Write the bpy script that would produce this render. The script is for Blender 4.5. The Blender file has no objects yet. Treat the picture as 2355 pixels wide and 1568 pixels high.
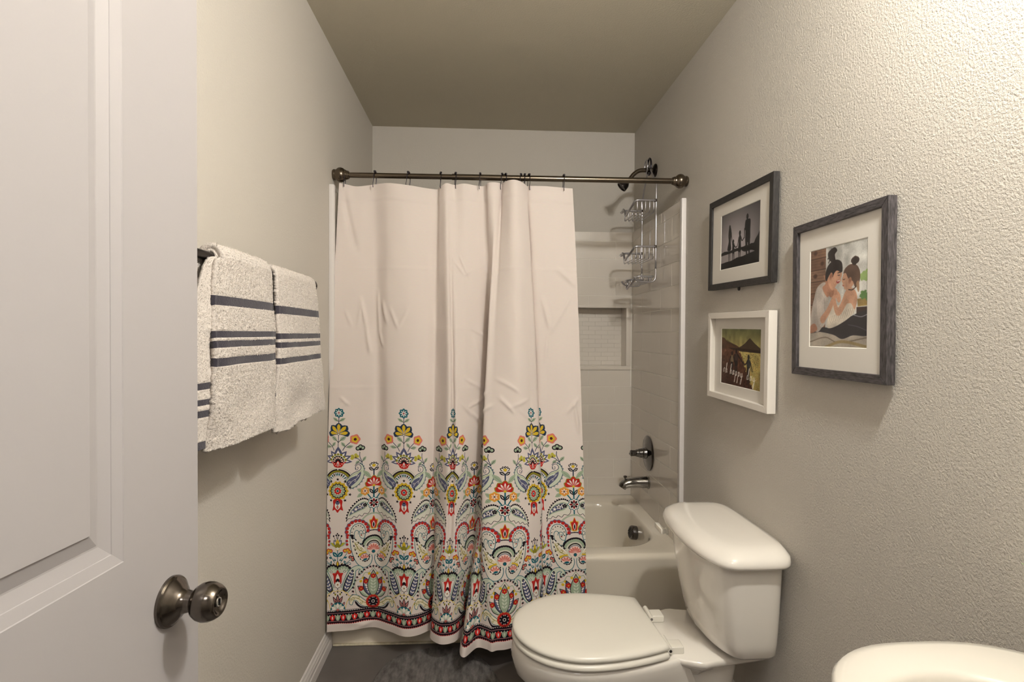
import bpy, bmesh, math, random
import numpy as np
from mathutils import Vector, Matrix
random.seed(7)
RNG = np.random.default_rng(11)
SC = bpy.context.scene
COL = SC.collection
PI = math.pi

# ------------------------------------------------------------------ camera, world, lights, exposure
CAMZ = 1.28
cam_d = bpy.data.cameras.new('camera')
cam_d.sensor_width = 36.0
cam_d.lens = 1240.0 / 2355.0 * 36.0
cam_d.clip_start = 0.02
cam = bpy.data.objects.new('camera', cam_d)
COL.objects.link(cam)
_y, _p, _r = 0.05705, -0.01328, 0.00551
_f = Vector((math.sin(_y) * math.cos(_p), math.cos(_y) * math.cos(_p), math.sin(_p)))
_rt = Vector((math.cos(_y), -math.sin(_y), 0))
_dn = _f.cross(_rt)
_cx = _rt * math.cos(_r) - _dn * math.sin(_r)
_cd = _rt * math.sin(_r) + _dn * math.cos(_r)
cam.matrix_world = Matrix(((_cx.x, -_cd.x, -_f.x, 0), (_cx.y, -_cd.y, -_f.y, 0), (_cx.z, -_cd.z, -_f.z, CAMZ), (0, 0, 0, 1)))
SC.camera = cam

world = bpy.data.worlds.new('world')
SC.world = world
world.use_nodes = True
world.node_tree.nodes['Background'].inputs[0].default_value = (0.9, 0.85, 0.8, 1)
world.node_tree.nodes['Background'].inputs[1].default_value = 0.02

BULBS = [(0.560, 0.485, 2.250), (0.655, 0.515, 2.250), (0.605, 0.50, 2.300)]
BULB_W = 16.0
for i, b in enumerate(BULBS):
    ld = bpy.data.lights.new('bulb_light', 'POINT')
    ld.energy = BULB_W
    ld.color = (1.0, 0.974, 0.935)
    ld.shadow_soft_size = 0.022
    lo = bpy.data.objects.new('bulb_light', ld)
    lo.location = b
    COL.objects.link(lo)
# added fill light behind the open doorway, set as an unseen hallway ceiling lamp
hd = bpy.data.lights.new('hall_fill', 'AREA')
hd.energy = 8.0
hd.color = (1.0, 0.95, 0.91)
hd.size = 0.4
ho = bpy.data.objects.new('hall_fill', hd)
ho.location = (-0.05, -0.75, 2.36)
COL.objects.link(ho)

vs = SC.view_settings
SC.display_settings.display_device = 'sRGB'
vs.view_transform = 'Standard'
vs.look = 'None'
vs.gamma = 1.0
vs.use_curve_mapping = False
vs.exposure = 0.45

# ------------------------------------------------------------------ room measures
XL, XR, YB, ZT = -0.614, 0.878, 3.078, 2.44
YF = 0.0            # middle of the wall with the doorway the photograph is taken from
TUBF = 2.225

# ------------------------------------------------------------------ materials
def srgb(r, g, b):
    def f(c):
        c = c / 255.0
        return c / 12.92 if c <= 0.04045 else ((c + 0.055) / 1.055) ** 2.4
    return (f(r), f(g), f(b), 1.0)

def new_mat(name):
    m = bpy.data.materials.new(name)
    m.use_nodes = True
    nt = m.node_tree
    return m, nt, nt.nodes['Principled BSDF']

def mat(name, col, rough=0.5, metal=0.0, coat=0.0, var=0.0, vscale=8.0, bump=0.0, bscale=60.0, spec=0.5, stretch=None):
    m, nt, b = new_mat(name)
    c = srgb(*col)
    b.inputs['Base Color'].default_value = c
    b.inputs['Roughness'].default_value = rough
    b.inputs['Metallic'].default_value = metal
    b.inputs['Coat Weight'].default_value = coat
    b.inputs['Coat Roughness'].default_value = 0.05
    b.inputs['Specular IOR Level'].default_value = spec
    tc = nt.nodes.new('ShaderNodeTexCoord')
    mp = nt.nodes.new('ShaderNodeMapping')
    nt.links.new(tc.outputs['Object'], mp.inputs[0])
    if stretch:
        mp.inputs['Scale'].default_value = stretch
    if var > 0:
        n = nt.nodes.new('ShaderNodeTexNoise')
        n.inputs['Scale'].default_value = vscale
        n.inputs['Detail'].default_value = 4
        nt.links.new(mp.outputs[0], n.inputs[0])
        r = nt.nodes.new('ShaderNodeValToRGB')
        r.color_ramp.elements[0].position = 0.3
        r.color_ramp.elements[1].position = 0.7
        r.color_ramp.elements[0].color = tuple(x * (1 - var) for x in c[:3]) + (1,)
        r.color_ramp.elements[1].color = tuple(min(1, x * (1 + var)) for x in c[:3]) + (1,)
        nt.links.new(n.outputs['Fac'], r.inputs[0])
        nt.links.new(r.outputs[0], b.inputs['Base Color'])
    if bump > 0:
        n2 = nt.nodes.new('ShaderNodeTexNoise')
        n2.inputs['Scale'].default_value = bscale
        n2.inputs['Detail'].default_value = 3
        nt.links.new(mp.outputs[0], n2.inputs[0])
        bp = nt.nodes.new('ShaderNodeBump')
        bp.inputs['Strength'].default_value = 1.0
        bp.inputs['Distance'].default_value = bump
        nt.links.new(n2.outputs['Fac'], bp.inputs['Height'])
        nt.links.new(bp.outputs[0], b.inputs['Normal'])
    return m

def plaster(name, col, dist, scale, lo=0.30, hi=0.72):
    """orange-peel / knock-down paint: noise lumps with flattened tops"""
    m, nt, b = new_mat(name)
    b.inputs['Base Color'].default_value = srgb(*col)
    b.inputs['Roughness'].default_value = 0.62
    b.inputs['Specular IOR Level'].default_value = 0.25
    tc = nt.nodes.new('ShaderNodeTexCoord')
    n = nt.nodes.new('ShaderNodeTexNoise')
    n.inputs['Scale'].default_value = scale
    n.inputs['Detail'].default_value = 4
    n.inputs['Roughness'].default_value = 0.62
    n.inputs['Distortion'].default_value = 0.0
    nt.links.new(tc.outputs['Object'], n.inputs[0])
    mr = nt.nodes.new('ShaderNodeMapRange')
    mr.interpolation_type = 'SMOOTHSTEP'
    mr.inputs[1].default_value = lo
    mr.inputs[2].default_value = hi
    nt.links.new(n.outputs['Fac'], mr.inputs[0])
    n2 = nt.nodes.new('ShaderNodeTexNoise')
    n2.inputs['Scale'].default_value = scale * 3.0
    n2.inputs['Detail'].default_value = 2
    nt.links.new(tc.outputs['Object'], n2.inputs[0])
    ad = nt.nodes.new('ShaderNodeMath')
    ad.operation = 'MULTIPLY_ADD'
    ad.inputs[1].default_value = 0.3
    nt.links.new(n2.outputs['Fac'], ad.inputs[0])
    nt.links.new(mr.outputs[0], ad.inputs[2])
    bp = nt.nodes.new('ShaderNodeBump')
    bp.inputs['Distance'].default_value = dist
    nt.links.new(ad.outputs[0], bp.inputs['Height'])
    nt.links.new(bp.outputs[0], b.inputs['Normal'])
    return m

WALLC = (203, 197, 188)
M = {}
M['wall_right'] = plaster('plaster_right', WALLC, 0.0012, 180)
M['wall_left'] = plaster('plaster_left', WALLC, 0.0004, 160)
M['wall_plain'] = plaster('plaster_back', WALLC, 0.0004, 160)
M['ceiling'] = plaster('plaster_ceiling', (196, 189, 171), 0.0006, 150)
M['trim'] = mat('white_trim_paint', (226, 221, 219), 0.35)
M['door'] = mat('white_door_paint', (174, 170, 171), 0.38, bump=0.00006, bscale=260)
M['tile'] = mat('ivory_glazed_tile', (232, 224, 214), 0.10, coat=0.3, bump=0.00012, bscale=7)
M['grout'] = mat('pale_grout', (242, 237, 228), 0.5)
M['mosaic'] = mat('ivory_mosaic', (232, 225, 216), 0.3)
M['tub'] = mat('cream_enamel', (238, 229, 213), 0.12, coat=0.5)
M['porcelain'] = mat('white_porcelain', (238, 233, 225), 0.10, coat=0.6)
M['seat'] = mat('white_plastic_seat', (232, 228, 218), 0.28)
M['sink'] = mat('white_sink_porcelain', (212, 207, 197), 0.10, coat=0.6)
M['nickel'] = mat('dark_satin_nickel', (112, 105, 98), 0.18, 1.0)
M['bronze'] = mat('brushed_bronze', (112, 102, 90), 0.24, 1.0)
M['darkmetal'] = mat('dark_metal', (60, 54, 52), 0.3, 1.0)
M['chrome'] = mat('chrome', (160, 158, 157), 0.08, 1.0)
M['chrome_plate'] = mat('polished_plate', (118, 116, 116), 0.10, 1.0)
M['chrome_dark'] = mat('dark_chrome', (120, 118, 118), 0.2, 1.0)
M['wire'] = mat('grey_steel_wire', (186, 184, 188), 0.28, 0.9)
M['hook'] = mat('black_nickel_hook', (70, 66, 74), 0.25, 0.9)
M['black'] = mat('black_recess', (14, 13, 13), 0.6)
M['floor'] = mat('dark_grey_vinyl', (106, 100, 97), 0.42, var=0.16, vscale=5, bump=0.0002, bscale=40)
M['mat'] = mat('grey_bath_mat', (112, 108, 106), 0.95, var=0.45, vscale=30, bump=0.006, bscale=160, stretch=(2.2, .8, 1))
M['darkwood'] = mat('dark_grey_wood', (40, 37, 36), 0.5, var=0.6, vscale=50, bump=0.0006, bscale=90, stretch=(6, 1, 6))
M['greywood'] = mat('weathered_grey_wood', (66, 62, 64), 0.5, var=0.75, vscale=55, bump=0.0008, bscale=90, stretch=(6, 1, 6))
M['darkwood_v'] = mat('dark_grey_wood_upright', (40, 37, 36), 0.5, var=0.6, vscale=50, bump=0.0006, bscale=90, stretch=(6, 6, 1))
M['greywood_v'] = mat('weathered_grey_wood_upright', (66, 62, 64), 0.5, var=0.75, vscale=55, bump=0.0008, bscale=90, stretch=(6, 6, 1))
M['whiteframe'] = mat('white_frame_paint', (230, 224, 216), 0.4)
M['matboard'] = mat('pale_mat_board', (226, 220, 213), 0.8)
M['matedge'] = mat('white_mat_bevel', (240, 236, 228), 0.8)
M['caulk'] = mat('old_caulk', (214, 204, 178), 0.6, var=0.15, vscale=60)
M['leaf'] = mat('bright_green_leaf', (96, 186, 60), 0.45)
M['leaf'].node_tree.nodes['Principled BSDF'].inputs['Subsurface Weight'].default_value = 0.0
M['pot'] = mat('white_ceramic_pot', (225, 222, 216), 0.3)
M['soil'] = mat('dark_soil', (50, 40, 32), 0.95, bump=0.004, bscale=90)
M['bulb'] = None

def glassmat():
    m, nt, b = new_mat('clear_glazing')
    nt.nodes.remove(b)
    out = nt.nodes['Material Output']
    tr = nt.nodes.new('ShaderNodeBsdfTransparent')
    tr.inputs[0].default_value = (0.97, 0.975, 0.97, 1)
    gl = nt.nodes.new('ShaderNodeBsdfGlossy')
    gl.inputs['Roughness'].default_value = 0.03
    mx = nt.nodes.new('ShaderNodeMixShader')
    mx.inputs[0].default_value = 0.045
    nt.links.new(tr.outputs[0], mx.inputs[1])
    nt.links.new(gl.outputs[0], mx.inputs[2])
    nt.links.new(mx.outputs[0], out.inputs[0])
    return m
M['glass'] = glassmat()

# ------------------------------------------------------------------ mesh helpers
ORG = {}
def tag(o, label=None, cat=None, group=None, kind=None):
    if label: o['label'] = label
    if cat: o['category'] = cat
    if group: o['group'] = group
    if kind: o['kind'] = kind
    return o

def thing(name, loc, label=None, cat=None, group=None, kind=None):
    o = bpy.data.objects.new(name, None)
    o.empty_display_size = 0.05
    o.location = loc
    COL.objects.link(o)
    ORG[o.name] = Vector(loc)
    return tag(o, label, cat, group, kind)

def raw(name, V, F, m, parent=None, smooth=True, origin=None, autosmooth=None):
    """vertices in world metres -> one mesh object"""
    me = bpy.data.meshes.new(name)
    if parent is not None:
        org = ORG.get(parent.name, Vector((0, 0, 0)))
    else:
        org = Vector(origin) if origin is not None else Vector((0, 0, 0))
    V = np.asarray(V, dtype=float) - np.array(org)
    me.from_pydata(V.tolist(), [], F)
    me.materials.append(m)
    if smooth:
        me.polygons.foreach_set('use_smooth', [True] * len(me.polygons))
    me.update()
    o = bpy.data.objects.new(name, me)
    COL.objects.link(o)
    if parent is not None:
        o.parent = parent
    else:
        o.location = org
    ORG[o.name] = org
    if smooth and autosmooth is not None:
        me.set_sharp_from_angle(angle=autosmooth)
    return o

def from_bm(name, bm, m, parent=None, smooth=False, origin=None, autosmooth=None):
    bm.normal_update()
    bmesh.ops.recalc_face_normals(bm, faces=bm.faces)
    bm.verts.index_update()
    V = [v.co[:] for v in bm.verts]
    F = [[v.index for v in f.verts] for f in bm.faces]
    bm.free()
    return raw(name, V, F, m, parent, smooth, origin, autosmooth)

def bm_box(bm, lo, hi, bevel=0.0, seg=1, rot=None):
    lo, hi = Vector(lo), Vector(hi)
    c = (lo + hi) / 2
    s = hi - lo
    t = bmesh.new()
    bmesh.ops.create_cube(t, size=1.0)
    for v in t.verts:
        v.co = Vector((v.co.x * s.x, v.co.y * s.y, v.co.z * s.z))
    if bevel > 0:
        bmesh.ops.bevel(t, geom=t.edges[:], offset=bevel, segments=seg, affect='EDGES', profile=0.6)
    for v in t.verts:
        p = v.co
        if rot is not None:
            p = rot @ p
        v.co = p + c
    me = bpy.data.meshes.new('tmp')
    t.to_mesh(me); t.free()
    bm.from_mesh(me)
    bpy.data.meshes.remove(me)

def box(name, lo, hi, m, parent=None, bevel=0.0, seg=1, origin=None):
    bm = bmesh.new()
    bm_box(bm, lo, hi, bevel, seg)
    return from_bm(name, bm, m, parent, smooth=bevel > 0, origin=origin, autosmooth=0.6)

def tube_geo(pts, r, n=10, caps=True, closed=False):
    P = [Vector(p) for p in pts]
    N = len(P)
    rs = r if isinstance(r, (list, tuple, np.ndarray)) else [r] * N
    V, F = [], []
    prev = None
    for i, p in enumerate(P):
        if closed:
            d = (P[(i + 1) % N] - P[(i - 1) % N]).normalized()
        else:
            d = (P[min(i + 1, N - 1)] - P[max(i - 1, 0)]).normalized()
        if prev is None:
            a = Vector((0, 0, 1)) if abs(d.z) < 0.9 else Vector((1, 0, 0))
            u = d.cross(a).normalized()
        else:
            u = (prev - d * prev.dot(d)).normalized()
        prev = u
        w = d.cross(u)
        for k in range(n):
            an = 2 * PI * k / n
            V.append((p + (u * math.cos(an) + w * math.sin(an)) * rs[i])[:])
    L = N if closed else N - 1
    for i in range(L):
        for k in range(n):
            a = i * n + k
            b = i * n + (k + 1) % n
            c = ((i + 1) % N) * n + (k + 1) % n
            e = ((i + 1) % N) * n + k
            F.append([a, b, c, e])
    if caps and not closed:
        F.append(list(range(n))[::-1])
        F.append([(N - 1) * n + k for k in range(n)])
    return V, F

def join_geo(parts):
    V, F = [], []
    for v, f in parts:
        o = len(V)
        V += list(v)
        F += [[i + o for i in q] for q in f]
    return V, F

def tube(name, pts, r, m, parent=None, n=10, **k):
    V, F = tube_geo(pts, r, n)
    return raw(name, V, F, m, parent, True, autosmooth=1.0, **k)

def smooth_path(pts, sub=6):
    """Catmull-Rom through points"""
    P = [np.array(p, float) for p in pts]
    P = [2 * P[0] - P[1]] + P + [2 * P[-1] - P[-2]]
    out = []
    for i in range(1, len(P) - 2):
        for k in range(sub):
            t = k / sub
            a, b, c, d = P[i - 1], P[i], P[i + 1], P[i + 2]
            out.append(0.5 * ((2 * b) + (-a + c) * t + (2 * a - 5 * b + 4 * c - d) * t * t + (-a + 3 * b - 3 * c + d) * t ** 3))
    out.append(P[-2])
    return [tuple(o) for o in out]

def lathe_geo(prof, base, axis, n=32):
    """prof: list of (distance along axis, radius)"""
    ax = Vector(axis).normalized()
    a = Vector((0, 0, 1)) if abs(ax.z) < 0.9 else Vector((1, 0, 0))
    u = ax.cross(a).normalized()
    w = ax.cross(u)
    B = Vector(base)
    V, F = [], []
    for d, r in prof:
        for k in range(n):
            an = 2 * PI * k / n
            V.append((B + ax * d + (u * math.cos(an) + w * math.sin(an)) * max(r, 1e-5))[:])
    for i in range(len(prof) - 1):
        for k in range(n):
            F.append([i * n + k, i * n + (k + 1) % n, (i + 1) * n + (k + 1) % n, (i + 1) * n + k])
    F.append(list(range(n))[::-1])
    F.append([(len(prof) - 1) * n + k for k in range(n)])
    return V, F

def lathe(name, prof, base, axis, m, parent=None, n=32, auto=0.7):
    V, F = lathe_geo(prof, base, axis, n)
    return raw(name, V, F, m, parent, True, autosmooth=auto)

def loft_geo(rings, cap0=True, cap1=True):
    n = len(rings[0])
    V, F = [], []
    for r in rings:
        V += [tuple(p) for p in r]
    for i in range(len(rings) - 1):
        for k in range(n):
            F.append([i * n + k, i * n + (k + 1) % n, (i + 1) * n + (k + 1) % n, (i + 1) * n + k])
    if cap0: F.append(list(range(n))[::-1])
    if cap1: F.append([(len(rings) - 1) * n + k for k in range(n)])
    return V, F

def place(o, parent, pos, rz=0.0):
    """a child built round the world origin is moved to a world point"""
    org = ORG[parent.name]
    for v in o.data.vertices: v.co = v.co + org
    o.location = Vector(pos) - org
    o.rotation_euler = (0, 0, rz)
    return o

def superell(cx, cy, rx, ry, e, n=64):
    out = []
    for k in range(n):
        t = 2 * PI * k / n
        c, s = math.cos(t), math.sin(t)
        out.append((cx + rx * math.copysign(abs(c) ** (2 / e), c), cy + ry * math.copysign(abs(s) ** (2 / e), s)))
    return out

def at_z(pts, z):
    return [(x, y, z) for x, y in pts]

def blur_noise(h, w, cell, rng):
    gh, gw = int(h / cell) + 3, int(w / cell) + 3
    g = rng.standard_normal((gh, gw))
    y = np.arange(h) / cell
    x = np.arange(w) / cell
    y0 = y.astype(int); x0 = x.astype(int)
    fy = (y - y0)[:, None]; fx = (x - x0)[None, :]
    fy = fy * fy * (3 - 2 * fy); fx = fx * fx * (3 - 2 * fx)
    a = g[y0][:, x0]; b = g[y0][:, x0 + 1]; c = g[y0 + 1][:, x0]; d = g[y0 + 1][:, x0 + 1]
    return (a * (1 - fx) + b * fx) * (1 - fy) + (c * (1 - fx) + d * fx) * fy

# ------------------------------------------------------------------ flat-print rasteriser (prints on cloth and photo paper)
class Canvas:
    def __init__(s, w, h, bg, scale):
        s.S = scale
        s.W, s.H = int(round(w * scale)), int(round(h * scale))
        s.a = np.empty((s.H, s.W, 3), np.float32)
        s.a[:] = np.array(bg, np.float32) / 255.0
    def _blend(s, y0, x0, m, col, al):
        sub = s.a[y0:y0 + m.shape[0], x0:x0 + m.shape[1]]
        c = np.array(col, np.float32) / 255.0
        if al >= 1.0:
            sub[m] = c
        else:
            sub[m] = sub[m] * (1 - al) + c * al
    def poly(s, pts, col, al=1.0):
        P = np.asarray(pts, float) * s.S
        x0 = max(int(P[:, 0].min()) - 1, 0); x1 = min(int(P[:, 0].max()) + 2, s.W)
        y0 = max(int(P[:, 1].min()) - 1, 0); y1 = min(int(P[:, 1].max()) + 2, s.H)
        if x1 <= x0 or y1 <= y0: return
        X = np.arange(x0, x1) + 0.5
        Y = np.arange(y0, y1) + 0.5
        m = np.zeros((len(Y), len(X)), bool)
        n = len(P)
        for i in range(n):
            ax, ay = P[i]; bx, by = P[(i + 1) % n]
            if ay == by: continue
            rows = (Y >= min(ay, by)) & (Y < max(ay, by))
            if not rows.any(): continue
            xi = ax + (Y[rows] - ay) * (bx - ax) / (by - ay)
            m[rows] ^= X[None, :] < xi[:, None]
        s._blend(y0, x0, m, col, al)
    def stroke(s, pts, w, col, al=1.0, closed=False):
        P = np.asarray(pts, float) * s.S
        if closed: P = np.vstack([P, P[:1]])
        ws = np.broadcast_to(np.asarray(w, float), (len(P),)) * s.S / 2
        r = max(ws.max(), 0.5)
        x0 = max(int(P[:, 0].min() - r) - 1, 0); x1 = min(int(P[:, 0].max() + r) + 2, s.W)
        y0 = max(int(P[:, 1].min() - r) - 1, 0); y1 = min(int(P[:, 1].max() + r) + 2, s.H)
        if x1 <= x0 or y1 <= y0: return
        m = np.zeros((y1 - y0, x1 - x0), bool)
        for i in range(len(P) - 1):
            a, b = P[i], P[i + 1]
            rr = max(ws[i], ws[i + 1], 0.5)
            xa = max(int(min(a[0], b[0]) - rr) - 1, x0); xb = min(int(max(a[0], b[0]) + rr) + 2, x1)
            ya = max(int(min(a[1], b[1]) - rr) - 1, y0); yb = min(int(max(a[1], b[1]) + rr) + 2, y1)
            if xb <= xa or yb <= ya: continue
            X = (np.arange(xa, xb) + 0.5)[None, :]; Y = (np.arange(ya, yb) + 0.5)[:, None]
            d = b - a; L = d @ d
            t = np.clip(((X - a[0]) * d[0] + (Y - a[1]) * d[1]) / L, 0, 1) if L > 0 else 0 * X * Y
            q = (X - a[0] - t * d[0]) ** 2 + (Y - a[1] - t * d[1]) ** 2
            wd = np.maximum(ws[i] + (ws[i + 1] - ws[i]) * t, 0.45)
            m[ya - y0:yb - y0, xa - x0:xb - x0] |= q <= wd * wd
        s._blend(y0, x0, m, col, al)
    def disc(s, x, y, r, col, ry=None, al=1.0, rot=0.0):
        ry = r if ry is None else ry
        n = 24 if r * s.S > 6 else 12
        c, sn = math.cos(rot), math.sin(rot)
        pts = []
        for k in range(n):
            a = 2 * PI * k / n
            u, v = r * math.cos(a), ry * math.sin(a)
            pts.append((x + u * c - v * sn, y + u * sn + v * c))
        s.poly(pts, col, al)
    def down(s, f=2):
        h, w = s.H // f * f, s.W // f * f
        return s.a[:h, :w].reshape(h // f, f, w // f, f, 3).mean((1, 3))

def to_image(name, arr):
    h, w, _ = arr.shape
    im = bpy.data.images.new(name, w, h, alpha=False)
    px = np.ones((h, w, 4), np.float32)
    px[:, :, :3] = arr[::-1]
    im.pixels.foreach_set(px.ravel())
    im.update()
    im.pack()
    return im

def cr(pts, sub=7, closed=False):
    P = [np.array(p, float) for p in pts]
    if closed:
        P = [P[-1]] + P + [P[0], P[1]]
    else:
        P = [2 * P[0] - P[1]] + P + [2 * P[-1] - P[-2]]
    out = []
    for i in range(1, len(P) - 2):
        for k in range(sub):
            t = k / sub
            a, b, c, d = P[i - 1], P[i], P[i + 1], P[i + 2]
            out.append(0.5 * ((2 * b) + (-a + c) * t + (2 * a - 5 * b + 4 * c - d) * t * t + (-a + 3 * b - 3 * c + d) * t ** 3))
    if not closed: out.append(P[-2])
    return np.array(out)

# ------------------------------------------------------------------ the curtain's printed border (one half repeat, mirrored)
CLOTH = (226, 215, 209)
NAVY, TEAL, SLATE, INK = (38, 54, 78), (24, 96, 110), (88, 92, 122), (24, 16, 26)
RED, SAL, YEL, OLV = (190, 42, 36), (216, 122, 110), (216, 182, 48), (140, 134, 42)
SAGE, PALE, PINK, WHT, ORG_, DRED = (160, 176, 152), (206, 214, 196), (222, 148, 142), (240, 234, 226), (226, 150, 72), (130, 30, 34)

def petal_pts(x, y, ang, L, w, tip=1.0, n=9):
    """lens/teardrop from (x,y) along ang (deg, screen coords with up = 90)"""
    a = math.radians(ang)
    dx, dy = math.cos(a), -math.sin(a)
    nx, ny = -dy, dx
    up, dn = [], []
    for i in range(n + 1):
        t = i / n
        h = w / 2 * math.sin(PI * t ** tip)
        up.append((x + dx * L * t + nx * h, y + dy * L * t + ny * h))
        dn.append((x + dx * L * t - nx * h, y + dy * L * t - ny * h))
    return up + dn[::-1]

def leaf(C, x, y, ang, L, w, col, vein=None, line=None, lw=5):
    p = petal_pts(x, y, ang, L, w)
    C.poly(p, col)
    if line: C.stroke(p, lw, line, closed=True)
    if vein:
        a = math.radians(ang)
        C.stroke([(x, y), (x + L * .7 * math.cos(a), y - L * .7 * math.sin(a))], 4, vein)

def ring(C, x, y, r, n, rb, col, a0=0, a1=360, ph=0.0):
    for k in range(n):
        a = math.radians(a0 + (a1 - a0) * (k + ph) / n)
        C.disc(x + r * math.cos(a), y - r * math.sin(a), rb, col)

def flower(C, x, y, n, R, wid, col, inner=None, ph=90, core=None, rc=10, tip=1.5):
    for k in range(n):
        C.poly(petal_pts(x, y, ph + 360 * k / n, R, wid, tip), col)
    if inner:
        for k in range(n):
            C.poly(petal_pts(x, y, ph + 360 * k / n, R * .62, wid * .5, tip), inner)
    if core: C.disc(x, y, rc, core)

def star(C, x, y, r, col, ph=90):
    p = []
    for k in range(10):
        a = math.radians(ph + 36 * k)
        q = r if k % 2 == 0 else r * .42
        p.append((x + q * math.cos(a), y - q * math.sin(a)))
    C.poly(p, col)

def spiral(C, x, y, r, a0, turns, w, col, d=1):
    p = []
    for i in range(22):
        t = i / 21
        a = math.radians(a0) + d * t * turns * 2 * PI
        q = r * (1 - t) ** .8 + 2
        p.append((x + q * math.cos(a), y - q * math.sin(a)))
    C.stroke(p, w, col)

def trefoil(C, x, y, r, ang, out, inn, core):
    for da in (-62, 0, 62):
        a = math.radians(ang + da)
        C.disc(x + r * .75 * math.cos(a), y - r * .75 * math.sin(a), r * .62, out)
    for da in (-62, 0, 62):
        a = math.radians(ang + da)
        C.disc(x + r * .75 * math.cos(a), y - r * .75 * math.sin(a), r * .36, inn)
    C.disc(x, y, r * .34, core)

def arcpts(x, y, r, a0, a1, n=20):
    return [(x + r * math.cos(math.radians(a0 + (a1 - a0) * i / n)), y - r * math.sin(math.radians(a0 + (a1 - a0) * i / n))) for i in range(n + 1)]

def band_poly(x, y, r0, r1, a0, a1, n=20):
    return arcpts(x, y, r1, a0, a1, n) + arcpts(x, y, r0, a1, a0, n)

def scroll_vine(C, pts, w, col, rad=17, every=5, s0=1):
    P = cr(pts, 6)
    C.stroke(P, w, col)
    s = s0
    for i in range(every // 2, len(P) - 2, every):
        d = P[i + 1] - P[i]
        n = np.array([d[1], -d[0]]); n = n / (np.hypot(*n) + 1e-6)
        c = P[i] + n * s * rad * .9
        spiral(C, c[0], c[1], rad, math.degrees(math.atan2(n[1] * s, -n[0] * s)), .8, w, col, s)
        s = -s

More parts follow.
